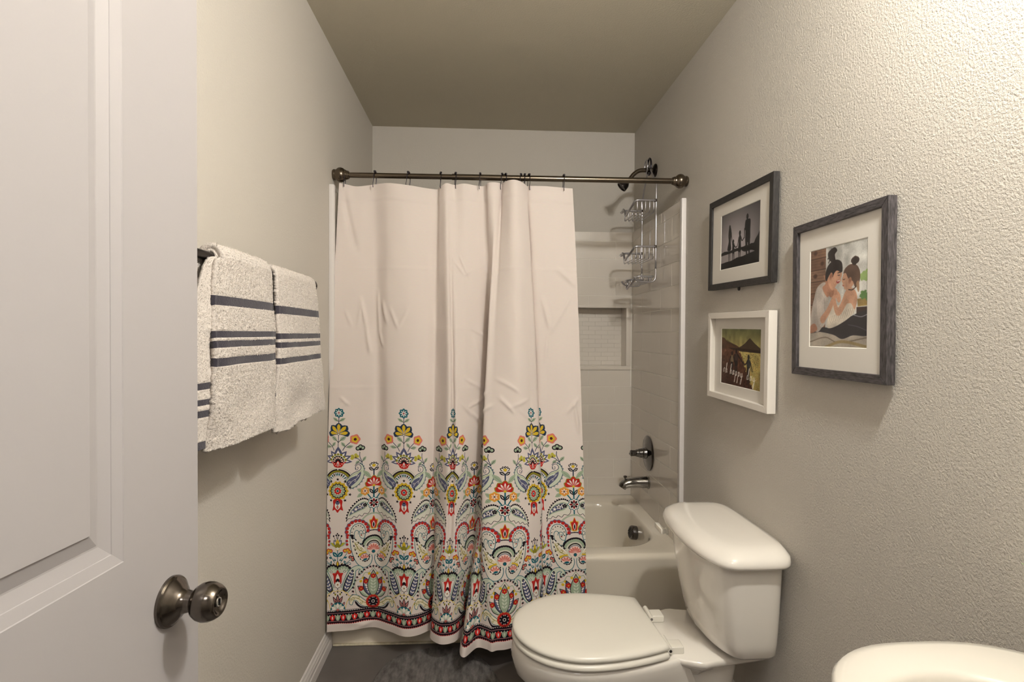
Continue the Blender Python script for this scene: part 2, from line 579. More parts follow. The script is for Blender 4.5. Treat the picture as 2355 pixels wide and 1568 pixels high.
def draw_border():
    HW, HH = 397, 2701
    C = Canvas(HW, HH, CLOTH, 1.5)
    B = HW
    # ---- motif A (axis x = 0): upper plant
    flower(C, 0, 145, 8, 62, 40, TEAL, ph=0); 
    for k in range(8): C.poly(petal_pts(0, 145, 45 * k, 48, 11), WHT)
    C.disc(0, 145, 9, RED); C.disc(0, 145, 4, INK)
    C.stroke([(0, 205), (0, 270)], 8, NAVY)
    leaf(C, 4, 248, 32, 82, 34, SAGE, INK)
    for k in (-78, -40, 0, 40, 78):
        C.poly(petal_pts(0, 408, 90 - k, 146 if abs(k) < 60 else 124, 78, 2.3), NAVY)
    for k in (20, 59):
        C.stroke([(0, 408), (120 * math.sin(math.radians(k)), 408 - 120 * math.cos(math.radians(k)))], 4, (18, 26, 40))
    for k in (-78, -40, 0, 40, 78):
        C.poly(petal_pts(0, 400, 90 - k, 124 if abs(k) < 60 else 104, 40, 1.9), YEL)
    C.disc(0, 402, 12, NAVY); C.disc(0, 402, 8, WHT)
    C.stroke([(0, 412), (0, 548)], 7, NAVY)
    C.stroke(cr([(0, 498), (25, 470), (48, 448)]), 6, INK)
    leaf(C, 14, 480, 40, 92, 44, SAGE, INK)
    C.stroke(cr([(50, 590), (75, 545), (128, 490)]), 7, NAVY)
    leaf(C, 76, 548, 128, 72, 36, SAGE, INK); leaf(C, 84, 552, 10, 78, 40, SAGE, INK)
    flower(C, 178, 458, 5, 64, 60, SAL, ph=70); C.disc(178, 458, 34, YEL); flower(C, 178, 458, 5, 44, 36, YEL, ph=70)
    C.disc(178, 458, 16, INK); C.disc(178, 458, 7, DRED)
    C.stroke(cr([(236, 592), (232, 660), (262, 735)]), 7, NAVY)
    trefoil(C, 240, 582, 44, 92, INK, SAGE, INK); C.disc(238, 602, 8, WHT)
    leaf(C, 262, 728, 52, 76, 36, SAGE, INK)
    C.stroke(cr([(262, 742), (222, 700), (182, 678)]), 7, NAVY)
    for a in (70, 150, 200, 20): C.poly(petal_pts(176, 674, a, 52, 38, 1.4), (186, 178, 70))
    star(C, 182, 676, 18, INK); C.disc(178, 672, 6, YEL)
    leaf(C, 232, 715, 215, 62, 34, SAGE, INK)
    # lotus
    for a, L, w in ((-4, 150, 50), (24, 150, 56), (52, 148, 60)):
        C.poly(petal_pts(0, 715, a, L, w), SLATE); C.poly(petal_pts(0, 715, a, L * .80, w * .52), WHT)
    C.poly(petal_pts(0, 712, 90, 168, 92, .85), SLATE); C.poly(petal_pts(0, 712, 90, 122, 50), WHT)
    for a in (14, 40, 66, 90): C.disc(82 * math.cos(math.radians(a)), 722 - 82 * math.sin(math.radians(a)), 15, OLV)
    C.disc(0, 722, 74, PALE); C.disc(0, 722, 66, INK)
    for a in (8, 36, 64, 90): C.poly(petal_pts(26 * math.cos(math.radians(a)), 724 - 26 * math.sin(math.radians(a)), a, 36, 17, 1.5), (236, 206, 186))
    C.poly(cr([(0, 712), (28, 738), (88, 722), (62, 752), (42, 786), (0, 796), (-42, 786), (-62, 752), (-88, 722), (-28, 738)], 5, True), RED)
    for a, b in ((24, 770), (44, 752), (62, 735)): C.disc(a, b, 5, WHT)
    C.poly(petal_pts(0, 786, 90, 66, 26), WHT); C.poly(petal_pts(0, 780, 90, 42, 12), DRED)
    # sunrise arc
    ring(C, 0, 970, 172, 15, 4, SAGE, 30, 90); 
    ring(C, 0, 970, 150, 12, 9, INK, 20, 90); C.stroke(arcpts(0, 970, 144, 15, 90), 6, INK)
    C.poly(band_poly(0, 970, 122, 142, 10, 95), OLV); C.stroke(arcpts(0, 970, 120, 10, 92), 4, INK)
    for a in (18, 34, 50, 64, 78, 90): C.poly(petal_pts(66 * math.cos(math.radians(a)), 970 - 66 * math.sin(math.radians(a)), a, 50, 15, 1.7), TEAL if a % 4 else INK)
    # paisley wing
    wing = cr([(92, 930), (160, 862), (235, 828), (248, 790), (226, 762), (196, 768), (182, 792), (190, 812)], 6)
    outer = cr([(178, 770), (208, 745), (250, 752), (282, 800), (288, 870), (262, 950), (205, 1012), (132, 1046)], 6)
    body = list(cr([(92, 930), (160, 866), (232, 832), (252, 792), (240, 755), (282, 800), (288, 870), (262, 950), (205, 1012), (132, 1046), (95, 990)], 6, True))
    C.poly(body, PALE)
    ring_p = outer[10:]
    for i in range(0, len(ring_p), 3): C.disc(ring_p[i][0] + 5, ring_p[i][1] + 3, 9, TEAL)
    for i in range(0, len(ring_p), 3): C.disc(ring_p[i][0] + 5, ring_p[i][1] + 3, 4, WHT)
    C.stroke(outer, 6, NAVY)
    C.stroke(wing, 6, NAVY); C.stroke(cr([(182, 792), (184, 818), (206, 822), (214, 800), (204, 790)], 5), 5, NAVY)
    C.poly(cr([(92, 972), (130, 920), (190, 892), (246, 850), (238, 905), (200, 960), (142, 1010), (112, 1020)], 6, True), SLATE)
    C.stroke(cr([(92, 945), (150, 888), (210, 860), (255, 838)]), 5, (150, 150, 96))
    scroll_vine(C, [(118, 1000), (150, 955), (196, 925), (232, 880)], 4, WHT, 15, 6)
    # sunflower with stars
    for k in range(6):
        a = math.radians(90 - 36 * k)
        star(C, 136 * math.cos(a), 1070 - 136 * math.sin(a), 20, INK, 90 + 20 * k)
    flower(C, 0, 1070, 14, 118, 56, YEL, ph=90 + 180 / 14, tip=2.2); 
    for k in range(14): C.stroke([(70 * math.cos(k * PI / 7), 1070 - 70 * math.sin(k * PI / 7)), (108 * math.cos(k * PI / 7), 1070 - 108 * math.sin(k * PI / 7))], 3, (120, 92, 20))
    ring(C, 0, 1070, 72, 14, 17, INK); C.disc(0, 1070, 74, INK); ring(C, 0, 1070, 68, 14, 11, SAGE); C.disc(0, 1070, 68, SAGE)
    C.disc(0, 1070, 44, WHT); flower(C, 0, 1070, 9, 44, 26, RED, tip=1.8); C.disc(0, 1070, 26, RED); C.disc(0, 1070, 17, WHT); C.disc(0, 1070, 13, TEAL)
    # red drop below
    C.poly(cr([(0, 1325), (-30, 1290), (-60, 1300), (-50, 1240), (-52, 1180), (0, 1160), (52, 1180), (50, 1240), (60, 1300), (30, 1290)], 5, True), RED)
    C.poly(petal_pts(0, 1292, 90, 120, 66, .8), WHT); C.disc(0, 1208, 24, SLATE); star(C, 0, 1190, 16, INK); C.poly(petal_pts(0, 1280, 90, 44, 20), SAL); C.stroke(petal_pts(0, 1280, 90, 44, 20), 3, INK, closed=True)
    # ---- motif B (axis x = B): upper plant, drawn to the left of the axis
    b = lambda d: B - .93 * d
    for a, L in ((90, 60), (118, 62), (146, 62)): C.poly(petal_pts(B, 800, a, L, 34, 1.3), INK); C.poly(petal_pts(B, 800, a, L * .84, 20, 1.3), WHT)
    C.poly(petal_pts(B, 806, 90, 40, 40, 1.2), YEL)
    C.poly(petal_pts(B, 842, 148, 68, 34), INK); C.poly(petal_pts(b(8), 838, 148, 46, 8), WHT)
    C.stroke([(B, 830), (B, 905)], 13, NAVY)
    leaf(C, b(28), 930, 136, 140, 52, SAGE, (120, 140, 118))
    for a, L in ((90, 132), (126, 124), (156, 112)): C.poly(petal_pts(B, 1028, a, L, 74, 1.8), OLV)
    for a, L in ((90, 122), (126, 114), (156, 102)): C.poly(petal_pts(B, 1026, a, L, 62, 1.7), RED if a != 126 else (170, 34, 34))
    for a, L in ((90, 92), (120, 88), (148, 84)): C.poly(petal_pts(B, 1020, a, L, 18, 1.8), WHT); C.poly(petal_pts(B, 1020, a, L * .8, 7, 1.6), PINK)
    C.disc(B, 1022, 15, YEL)
    C.stroke([(B, 1040), (B, 1180)], 15, TEAL)
    C.stroke(cr([(B, 1122), (b(24), 1090)]), 6, INK); leaf(C, b(4), 1120, 124, 78, 34, INK); C.poly(petal_pts(b(14), 1106, 124, 46, 8), WHT)
    C.stroke([(b(72), 1120), (b(26), 1180)], 13, TEAL)
    leaf(C, b(120), 1090, 152, 92, 44, SAGE, (120, 140, 118)); leaf(C, b(128), 1100, 214, 88, 44, SAGE, (120, 140, 118))
    flower(C, b(106), 1080, 6, 56, 48, YEL); flower(C, b(106), 1080, 6, 50, 42, ORG_); flower(C, b(106), 1080, 6, 34, 10, WHT); C.disc(b(106), 1080, 14, WHT); C.disc(b(106), 1080, 10, INK); C.disc(b(106), 1080, 4, PINK)
    C.stroke([(B, 1290), (B, 1352)], 14, TEAL)
    # wing pair above the big paisley
    up = cr([(b(50), 1200), (b(110), 1174), (b(180), 1190), (b(250), 1250), (b(302), 1330), (b(326), 1430)], 6)
    lowb = cr([(b(326), 1430), (b(300), 1396), (b(268), 1400), (b(240), 1372), (b(204), 1388), (b(176), 1360), (b(140), 1376), (b(112), 1344), (b(74), 1352), (b(44), 1320), (b(40), 1270)], 5)
    C.poly(list(up) + list(lowb), (222, 220, 208))
    for i in range(2, len(up) - 2, 2): C.disc(up[i][0] - 5, up[i][1] - 7, 9, INK)
    C.stroke(up, 6, INK); C.stroke(lowb, 5, INK)
    C.poly(cr([(b(296), 1366), (b(270), 1300), (b(210), 1240), (b(130), 1204), (b(84), 1214), (b(72), 1250), (b(110), 1290), (b(180), 1316), (b(250), 1344)], 5, True), SAGE)
    C.poly(cr([(b(286), 1352), (b(262), 1300), (b(206), 1250), (b(132), 1216), (b(94), 1224), (b(86), 1250), (b(120), 1280), (b(180), 1304), (b(250), 1332)], 5, True), SLATE)
    flower(C, b(112), 1246, 5, 32, 22, WHT); flower(C, b(106), 1246, 5, 26, 20, INK); star(C, b(168), 1262, 34, WHT); star(C, b(168), 1262, 14, INK); star(C, b(216), 1290, 26, WHT); star(C, b(254), 1318, 20, WHT)
    for d, yy in ((146, 1234), (190, 1246), (200, 1302), (140, 1284), (232, 1270)): C.disc(b(d), yy, 5, INK)
    # daisy
    C.disc(B, 1228, 62, CLOTH); flower(C, B, 1228, 8, 74, 52, TEAL, ph=0, tip=1.5); flower(C, B, 1228, 8, 66, 42, WHT, ph=0, tip=1.5)
    for k in range(8): C.poly(petal_pts(B, 1228, 45 * k, 54, 24, 1.6), INK if k % 2 else DRED)
    C.disc(B, 1228, 16, WHT); C.disc(B, 1228, 12, INK); C.disc(B, 1228, 6, SAGE)
    # small tulip and dotted arcs
    ring(C, B, 1500, 152, 11, 8, SAGE, 92, 160); C.stroke(arcpts(B, 1500, 142, 90, 162), 4, SAGE)
    C.poly(cr([(B, 1376), (b(22), 1420), (b(52), 1428), (b(42), 1480), (b(30), 1530), (B, 1536), (B + 30, 1530), (B + 42, 1480), (B + 52, 1428), (B + 22, 1420)], 5, True), YEL)
    C.poly(cr([(B, 1386), (b(20), 1428), (b(42), 1438), (b(34), 1482), (b(24), 1522), (B, 1526), (B + 24, 1522), (B + 34, 1482), (B + 42, 1438), (B + 20, 1428)], 5, True), RED)
    C.poly(petal_pts(B, 1526, 90, 86, 32), WHT); C.poly(petal_pts(B, 1518, 90, 66, 18), INK)
    leaf(C, b(42), 1530, 114, 74, 30, OLV); C.poly(petal_pts(b(50), 1522, 114, 44, 10), INK)
    ring(C, B, 1700, 150, 9, 7, INK, 92, 140)
    # red wreath and the big paisley with its curl
    b3 = lambda d: B - .86 * d
    cxp, cyp = b3(208), 1545
    for k in range(11):
        a = -4 + 21 * k
        am = math.radians(a)
        px_, py_ = cxp + 66 * math.cos(am), cyp - 66 * math.sin(am)
        C.poly(petal_pts(px_, py_, a, 76, 54, 2.6), SLATE)
        C.poly(petal_pts(px_, py_, a - 3, 68, 34, 2.6), RED); C.poly(petal_pts(px_, py_, a + 3, 68, 34, 2.6), RED)
        C.disc(cxp + 88 * math.cos(am), cyp - 88 * math.sin(am), 13, WHT, 9, rot=-am)
    for k, (d, yy) in enumerate(((306, 1610), (312, 1650), (308, 1690))):
        C.poly(petal_pts(b3(d), yy, 200, 46, 36, 1.8), SLATE); C.poly(petal_pts(b3(d), yy, 200, 40, 28, 1.8), RED); C.disc(b3(d + 8), yy + 2, 9, WHT)
    pa = [(b3(118), 1640), (b3(104), 1560), (b3(130), 1490), (b3(190), 1460), (b3(258), 1480), (b3(300), 1545), (b3(304), 1640), (b3(292), 1740), (b3(256), 1850), (b3(200), 1940), (b3(120), 1986), (b3(46), 1962), (b3(14), 1890), (b3(36), 1810), (b3(86), 1740), (b3(140), 1690)]
    C.poly(cr(pa, 6, True), (226, 220, 210)); C.stroke(cr(pa, 6, True), 7, TEAL, closed=True)
    C.stroke(cr([(b3(118), 1640), (b3(150), 1640), (b3(178), 1612), (b3(184), 1566), (b3(222), 1540), (b3(250), 1570), (b3(244), 1630), (b3(206), 1690), (b3(150), 1700)], 6), 6, TEAL)
    spiral(C, b3(160), 1576, 34, 200, .9, 6, TEAL, -1); C.disc(b3(158), 1600, 8, DRED)
    for d, yy in ((230, 1494), (262, 1520), (282, 1560), (200, 1484), (168, 1492), (142, 1512), (128, 1546), (124, 1586), (284, 1606)): C.disc(b3(d), yy, 6, INK)
    C.poly(petal_pts(b3(282), 1640, 80, 58, 30), INK); C.disc(b3(290), 1596, 12, INK); C.disc(b3(268), 1600, 10, INK)
    td = [(b3(262), 1636), (b3(246), 1720), (b3(210), 1810), (b3(160), 1880), (b3(106), 1910), (b3(66), 1890), (b3(58), 1842), (b3(84), 1790), (b3(136), 1740), (b3(200), 1690)]
    T = cr(td, 6, True)
    for i in range(0, len(T), 3): C.disc(T[i][0], T[i][1], 13, INK)
    C.poly(T, WHT)
    C.poly(cr([(b3(250), 1668), (b3(232), 1740), (b3(196), 1812), (b3(152), 1868), (b3(106), 1892), (b3(74), 1874), (b3(72), 1838), (b3(100), 1792), (b3(150), 1748), (b3(208), 1704)], 5, True), (226, 216, 190))
    scroll_vine(C, [(b3(244), 1680), (b3(216), 1730), (b3(180), 1775), (b3(130), 1800)], 6, OLV, 21, 5)
    C.poly(cr([(b3(190), 1826), (b3(140), 1806), (b3(92), 1796), (b3(86), 1812), (b3(130), 1824), (b3(176), 1850)], 5, True), YEL)
    C.disc(b3(118), 1862, 44, (238, 214, 204)); 
    for a in (40, 75, 110, 145): C.poly(petal_pts(b3(112), 1888, a, 62, 20, 1.7), SAL)
    C.stroke(arcpts(b3(114), 1868, 46, 10, 170), 5, NAVY); C.poly(petal_pts(b3(140), 1898, 10, 60, 26), TEAL)
    # centre fan between the paisleys
    ring(C, B, 1742, 122, 10, 15, INK, 88, 170); ring(C, B, 1742, 104, 7, 24, INK, 90, 172, .3); ring(C, B, 1742, 98, 6, 20, SAGE, 92, 172, .3); 
    C.disc(B, 1752, 96, (216, 214, 198)); ring(C, B, 1752, 74, 7, 8, INK, 90, 172); C.disc(B, 1764, 70, SLATE); C.disc(B, 1768, 66, (238, 214, 204))
    for a in (90, 114, 138, 162): C.poly(petal_pts(B, 1788, a, 78, 20, 1.9), SAL)
    C.disc(B, 1806, 18, TEAL); C.stroke(arcpts(B, 1806, 18, 0, 360), 3, INK)
    C.poly([(b(26), 1828), (B + 26, 1828), (B, 1850)], CLOTH)
    # ---- motif A, lower plant
    o = 1411
    for p in ([(0, o + 262), (6, o + 215), (14, o + 178)], [(6, o + 262), (30, o + 225), (46, o + 188)], [(0, o + 262), (-2, o + 160)]): C.stroke(cr(p, 4), 5, INK); C.disc(p[-1][0], p[-1][1], 10, INK)
    for a, L, w, c in ((28, 112, 40, SAGE), (32, 96, 30, (186, 178, 50)), (62, 96, 46, SLATE), (62, 78, 26, WHT), (90, 96, 52, SAGE), (90, 92, 44, YEL)):
        C.poly(petal_pts(0, o + 316, a, L, w), c)
    C.poly(petal_pts(0, o + 336, 90, 68, 76, .9), OLV)
    C.disc(0, o + 338, 18, WHT); C.stroke(arcpts(0, o + 334, 22, 190, 350), 5, YEL)
    C.stroke([(0, o + 355), (0, o + 500)], 8, TEAL)
    leaf(C, 2, o + 432, 44, 82, 46, TEAL); C.poly(petal_pts(10, o + 424, 44, 50, 8), WHT)
    C.poly(petal_pts(0, o + 558, 90, 84, 40, .8), INK); C.poly(petal_pts(0, o + 550, 90, 68, 26, .8), YEL)
    C.poly(petal_pts(40, o + 532, 60, 34, 18), INK); C.poly(petal_pts(42, o + 528, 60, 24, 10), YEL)
    C.stroke(cr([(36, o + 500), (66, o + 450), (100, o + 400)]), 6, TEAL); C.stroke(cr([(84, o + 540), (110, o + 500), (145, o + 470)]), 6, TEAL)
    leaf(C, 62, o + 458, 200, 48, 26, TEAL); C.poly(petal_pts(58, o + 458, 200, 30, 8), WHT); leaf(C, 70, o + 448, 20, 40, 22, TEAL); leaf(C, 96, o + 520, 120, 50, 26, TEAL); C.poly(petal_pts(94, o + 514, 120, 30, 7), WHT)
    spiral(C, 132, o + 520, 20, 180, 1.0, 6, TEAL, -1)
    trefoil(C, 102, o + 382, 38, 70, RED, YEL, SAGE); trefoil(C, 146, o + 462, 32, 40, INK, SAL, SAGE)
    # shell pair
    ring(C, 64, o + 616, 84, 9, 19, INK, -6, 186); C.disc(64, o + 616, 82, INK); ring(C, 64, o + 618, 66, 7, 16, SAGE, 0, 180); C.disc(64, o + 618, 66, SAGE)
    for a in (20, 50, 80, 110, 140): C.poly(petal_pts(64, o + 624, a, 68, 20, 1.6), PALE)
    C.poly([(0, o + 616), (160, o + 616), (160, o + 720), (0, o + 720)], CLOTH)
    C.poly(cr([(0, o + 584), (24, o + 618), (64, o + 622), (50, o + 660), (42, o + 740), (0, o + 752), (-42, o + 740), (-50, o + 660), (-64, o + 622), (-24, o + 618)], 5, True), RED)
    C.poly(petal_pts(0, o + 740, 90, 112, 46, .9), WHT); C.disc(0, o + 706, 22, INK); C.disc(80, o + 604, 13, INK); C.disc(80, o + 604, 9, WHT)
    flower(C, 0, o + 756, 8, 46, 32, INK); flower(C, 0, o + 756, 8, 41, 25, WHT); C.disc(0, o + 756, 9, INK); C.disc(0, o + 756, 6, ORG_)
    C.stroke([(0, o + 800), (0, o + 840)], 8, NAVY)
    # leaf paisley
    pl = [(52, o + 850), (46, o + 790), (80, o + 690), (126, o + 600), (186, o + 552), (246, o + 548), (286, o + 590), (278, o + 636), (244, o + 642), (236, o + 612), (252, o + 596), (234, o + 586), (204, o + 606), (196, o + 690), (178, o + 780), (120, o + 850)]
    C.poly(cr(pl, 5, True), PALE); C.stroke(cr(pl[1:13], 6), 6, TEAL); C.stroke(cr(pl[12:], 6), 6, TEAL)
    C.poly(cr([(60, o + 800), (96, o + 690), (150, o + 600), (176, o + 590), (182, o + 650), (160, o + 760), (110, o + 836), (72, o + 830)], 5, True), INK)
    C.poly(cr([(72, o + 796), (106, o + 690), (154, o + 606), (170, o + 600), (174, o + 650), (152, o + 756), (110, o + 824), (80, o + 822)], 5, True), SLATE)
    for i in range(6):
        t = i / 5
        x, y = 98 + 62 * t, o + 806 - 176 * t
        C.poly(petal_pts(x, y, 120, 36, 15), WHT); C.poly(petal_pts(x, y, 20, 36, 15), WHT)
    # yellow scalloped arch
    ys = [(0, o + 818), (30, o + 838), (50, o + 822), (78, o + 838), (96, o + 858), (112, o + 852), (128, o + 890), (172, o + 890), (140, o + 912), (110, o + 960), (92, o + 1030)]
    C.poly([(0, o + 1060)] + [tuple(p) for p in cr(ys, 4)], CLOTH)
    C.stroke(cr(ys, 5), 6, YEL); C.disc(0, o + 838, 8, INK); C.disc(46, o + 848, 8, INK); C.disc(104, o + 876, 8, INK)
    for a, L, w in ((62, 128, 38), (90, 138, 42)):
        C.poly(petal_pts(0, o + 1000, a, L, w), INK); C.poly(petal_pts(0, o + 1000, a, L * .86, w * .6), PINK); C.poly(petal_pts(0, o + 1000, a, L * .7, w * .26), INK)
    leaf(C, 60, o + 1000, 60, 50, 26, INK); C.poly(petal_pts(64, o + 994, 60, 36, 14), PINK); C.poly(petal_pts(24, o + 880, 70, 30, 22), OLV)
    C.disc(0, o + 1050, 92, TEAL)
    for a in (-2, 30, 60, 90): C.poly(petal_pts(6 * math.cos(math.radians(a)), o + 1050, a, 84, 34, 1.8), WHT if a % 60 else PALE)
    C.disc(0, o + 1052, 20, SAL)
    # ---- motif B, lower: arch of stars, great leaf lotus, red flower, side scrolls
    b2 = lambda d: B - .85 * d
    for i in range(13):
        t = i / 12
        a = math.radians(90 + 104 * t)
        x = B + 226 * math.cos(a) * (1 if t < .8 else .99); y = o + 860 - 290 * math.sin(a)
        star(C, x, y, 18, INK, 90 + 70 * t); C.disc(x + 10, y + 8, 5, DRED)
    halo = [(B, o + 585), (b2(56), o + 640), (b2(110), o + 640), (b2(150), o + 700), (b2(228), o + 730), (b2(232), o + 820), (b2(190), o + 930), (b2(120), o + 980), (B, o + 960)]
    C.stroke(cr(halo, 6), 8, SAGE)
    for d, yy in ((52, 655), (160, 735), (128, 700)): C.disc(b2(d), o + yy, 16, YEL)
    for a, L, w, c in ((138, 228, 100, SAGE), (112, 272, 108, SLATE), (90, 325, 124, SAGE)):
        P = petal_pts(B, o + 940, a, L, w, .9, 14)
        C.poly(P, c); C.stroke(P, 7, INK, closed=True)
        for i in range(5):
            t = .22 + .11 * i
            x, y = B + L * t * math.cos(math.radians(a)), o + 940 - L * t * math.sin(math.radians(a))
            C.poly(petal_pts(x, y, a + 42, 46, 20), WHT if c == SLATE else PALE); C.poly(petal_pts(x, y, a - 42, 46, 20), WHT if c == SLATE else PALE)
        x, y = B + L * .78 * math.cos(math.radians(a)), o + 940 - L * .78 * math.sin(math.radians(a))
        flower(C, x, y, 6, 32, 24, RED); C.disc(x, y, 7, YEL)
    # side scroll
    sc = [(b2(40), o + 1010), (b2(110), o + 960), (b2(190), o + 900), (b2(262), o + 885), (b2(306), o + 925), (b2(304), o + 985), (b2(270), o + 1000), (b2(258), o + 970), (b2(240), o + 950), (b2(210), o + 960), (b2(160), o + 1010), (b2(90), o + 1040)]
    C.poly(cr(sc, 5, True), (236, 228, 204)); C.stroke(cr(sc, 6, True), 6, TEAL, closed=True)
    scroll_vine(C, [(b2(290), o + 960), (b2(270), o + 920), (b2(200), o + 930), (b2(130), o + 980), (b2(60), o + 1010)], 5, OLV, 18, 5)
    C.poly(cr([(b2(236), o + 962), (b2(214), o + 968), (b2(170), o + 1018), (b2(110), o + 1042), (b2(60), o + 1044), (b2(60), o + 1056), (b2(150), o + 1050), (b2(210), o + 1010)], 5, True), INK)
    ring(C, B, o + 985, 66, 18, 15, YEL); ring(C, B, o + 985, 62, 14, 18, RED); C.disc(B, o + 985, 62, RED); ring(C, B, o + 985, 40, 9, 16, INK); C.disc(B, o + 985, 40, INK); ring(C, B, o + 985, 46, 9, 5, WHT, ph=.5); C.disc(B, o + 985, 18, WHT); C.disc(B, o + 985, 12, INK)
    # ---- band
    y0, y1 = o + 1072, o + 1186
    for i in range(26): C.disc(8 + 16 * i, y0 - 22, 5, INK)
    for i in range(16): C.disc(12 + 25 * i, y0 - 2, 13, INK)
    for i in range(16): C.disc(12 + 25 * i, y1 + 4, 15, RED); C.disc(12 + 25 * i, y1 + 2, 13, INK)
    C.poly([(0, y0), (B, y0), (B, y1), (0, y1)], INK)
    C.stroke([(0, y0 + 12), (B + 9, y0 + 12)], 4, (206, 150, 150)); C.stroke([(0, y1 - 10), (B + 9, y1 - 10)], 4, (206, 150, 150))
    for i in range(7):
        x = 66.17 * i
        col = SAGE if i % 2 == 0 else (214, 48, 44)
        ym = (y0 + y1) / 2 + 2
        C.poly(cr([(x, ym - 36), (x + 14, ym - 18), (x + 32, ym - 24), (x + 26, ym + 14), (x + 12, ym + 36), (x, ym + 38), (x - 12, ym + 36), (x - 26, ym + 14), (x - 32, ym - 24), (x - 14, ym - 18)], 4, True), col)
        C.poly(petal_pts(x, ym + 28, 90, 44, 14), WHT if i % 2 else PALE)
        if i < 6: C.disc(x + 33, ym - 22, 6, WHT)
    half = C.down(2)
    return np.concatenate([half[:, ::-1], half], 1)

def soften(a, k=1):
    for _ in range(k):
        q = np.pad(a, ((1, 1), (1, 1), (0, 0)), mode='edge')
        a = (q[:-2, 1:-1] + q[2:, 1:-1] + q[1:-1, :-2] + q[1:-1, 2:] + 2 * q[1:-1, 1:-1]) / 6
    n = blur_noise(a.shape[0], a.shape[1], 40, RNG)[..., None]
    g = blur_noise(a.shape[0], a.shape[1], 5, RNG)[..., None]
    return np.clip(a * (1 + .07 * n + .025 * g), 0, 1)

# ------------------------------------------------------------------ the three framed photo prints
def grad_fill(C, f):
    yy, xx = np.mgrid[0:C.H, 0:C.W]
    C.a[:] = (np.clip(f(xx / C.W, yy / C.H), 0, 255) / 255.0).astype(np.float32)

def limb(C, pts, ws, col):
    P = cr(pts, 5)
    w = np.interp(np.linspace(0, 1, len(P)), np.linspace(0, 1, len(ws)), ws)
    C.stroke(P, w, col)

def photo_silhouettes():
    W, H = 274, 196
    C = Canvas(W, H, (120, 112, 112), 4)
    def f(u, v):
        d = np.sqrt(((u - .40) / .75) ** 2 + ((v - .62) / .75) ** 2)
        g = 200 - 128 * np.clip(d - .1, 0, 1.1)
        return np.stack([g, g * .95, g * .97], -1)
    grad_fill(C, f)
    K = (14, 12, 13)
    X = lambda h: h * W
    Y = lambda k: k * H
    C.poly([(0, Y(.70)), (X(.10), Y(.675)), (X(.24), Y(.69)), (X(.4), Y(.672)), (X(.62), Y(.675)), (X(.62), Y(.715)), (X(.3), Y(.735)), (0, Y(.745))], K)
    C.poly([(0, Y(.745)), (X(.62), Y(.715)), (X(.7), Y(.84)), (0, Y(.88))], (160, 152, 152), .75)
    C.poly(cr([(X(.57), Y(.73)), (X(.60), Y(.69)), (X(.66), Y(.665)), (X(.74), Y(.675)), (X(.80), Y(.655)), (X(.86), Y(.66)), (X(.90), Y(.60)), (X(.95), Y(.55)), (X(1.0), Y(.50)), (X(1.01), Y(.82)), (X(.9), Y(.80)), (X(.8), Y(.765)), (X(.66), Y(.77))], 5, True), K)
    C.poly([(0, Y(.885)), (X(.15), Y(.872)), (X(.3), Y(.868)), (X(.45), Y(.835)), (X(.6), Y(.835)), (X(.72), Y(.815)), (X(1), Y(.785)), (X(1), Y(1)), (0, Y(1))], K)
    # woman in a long dress
    C.disc(X(.243), Y(.265), 6.2, K, 8); C.poly(cr([(X(.225), Y(.26)), (X(.205), Y(.40)), (X(.215), Y(.52)), (X(.185), Y(.665)), (X(.285), Y(.668)), (X(.275), Y(.52)), (X(.29), Y(.37)), (X(.262), Y(.26))], 5, True), K)
    limb(C, [(X(.222), Y(.65)), (X(.226), Y(.87))], [6, 3.5], K); limb(C, [(X(.256), Y(.65)), (X(.258), Y(.86))], [6, 3.5], K)
    limb(C, [(X(.283), Y(.37)), (X(.300), Y(.48)), (X(.320), Y(.565))], [6, 4, 3.5], K)
    # little boy
    C.disc(X(.345), Y(.535), 6.2, K, 7); C.poly(cr([(X(.325), Y(.575)), (X(.318), Y(.68)), (X(.325), Y(.74)), (X(.375), Y(.74)), (X(.378), Y(.66)), (X(.372), Y(.575))], 5, True), K)
    limb(C, [(X(.335), Y(.72)), (X(.335), Y(.86))], [7, 4], K); limb(C, [(X(.366), Y(.72)), (X(.372), Y(.855))], [7, 4], K)
    limb(C, [(X(.328), Y(.60)), (X(.318), Y(.56))], [5, 4], K); limb(C, [(X(.372), Y(.61)), (X(.41), Y(.65)), (X(.435), Y(.645))], [5, 4, 4], K)
    # girl
    C.disc(X(.515), Y(.425), 7, K, 8.5); C.poly(cr([(X(.495), Y(.47)), (X(.485), Y(.60)), (X(.475), Y(.735)), (X(.55), Y(.735)), (X(.545), Y(.60)), (X(.54), Y(.47))], 5, True), K)
    limb(C, [(X(.497), Y(.72)), (X(.497), Y(.855))], [7, 4], K); limb(C, [(X(.532), Y(.72)), (X(.53), Y(.85))], [7, 4], K)
    limb(C, [(X(.49), Y(.50)), (X(.465), Y(.60)), (X(.445), Y(.645))], [5, 4, 4], K); limb(C, [(X(.545), Y(.50)), (X(.57), Y(.565)), (X(.605), Y(.545)), (X(.63), Y(.52))], [5, 4, 4, 4], K)
    # man
    C.disc(X(.695), Y(.19), 7.5, K, 9.5); C.poly(cr([(X(.675), Y(.235)), (X(.645), Y(.265)), (X(.635), Y(.40)), (X(.655), Y(.42)), (X(.66), Y(.60)), (X(.765), Y(.60)), (X(.77), Y(.42)), (X(.775), Y(.29)), (X(.76), Y(.245)), (X(.715), Y(.235))], 5, True), K)
    limb(C, [(X(.68), Y(.58)), (X(.69), Y(.83))], [15, 7], K); limb(C, [(X(.74), Y(.58)), (X(.755), Y(.82))], [16, 8], K)
    limb(C, [(X(.632), Y(.38)), (X(.632), Y(.47)), (X(.63), Y(.53))], [6, 5, 4], K)
    return C.down(2)

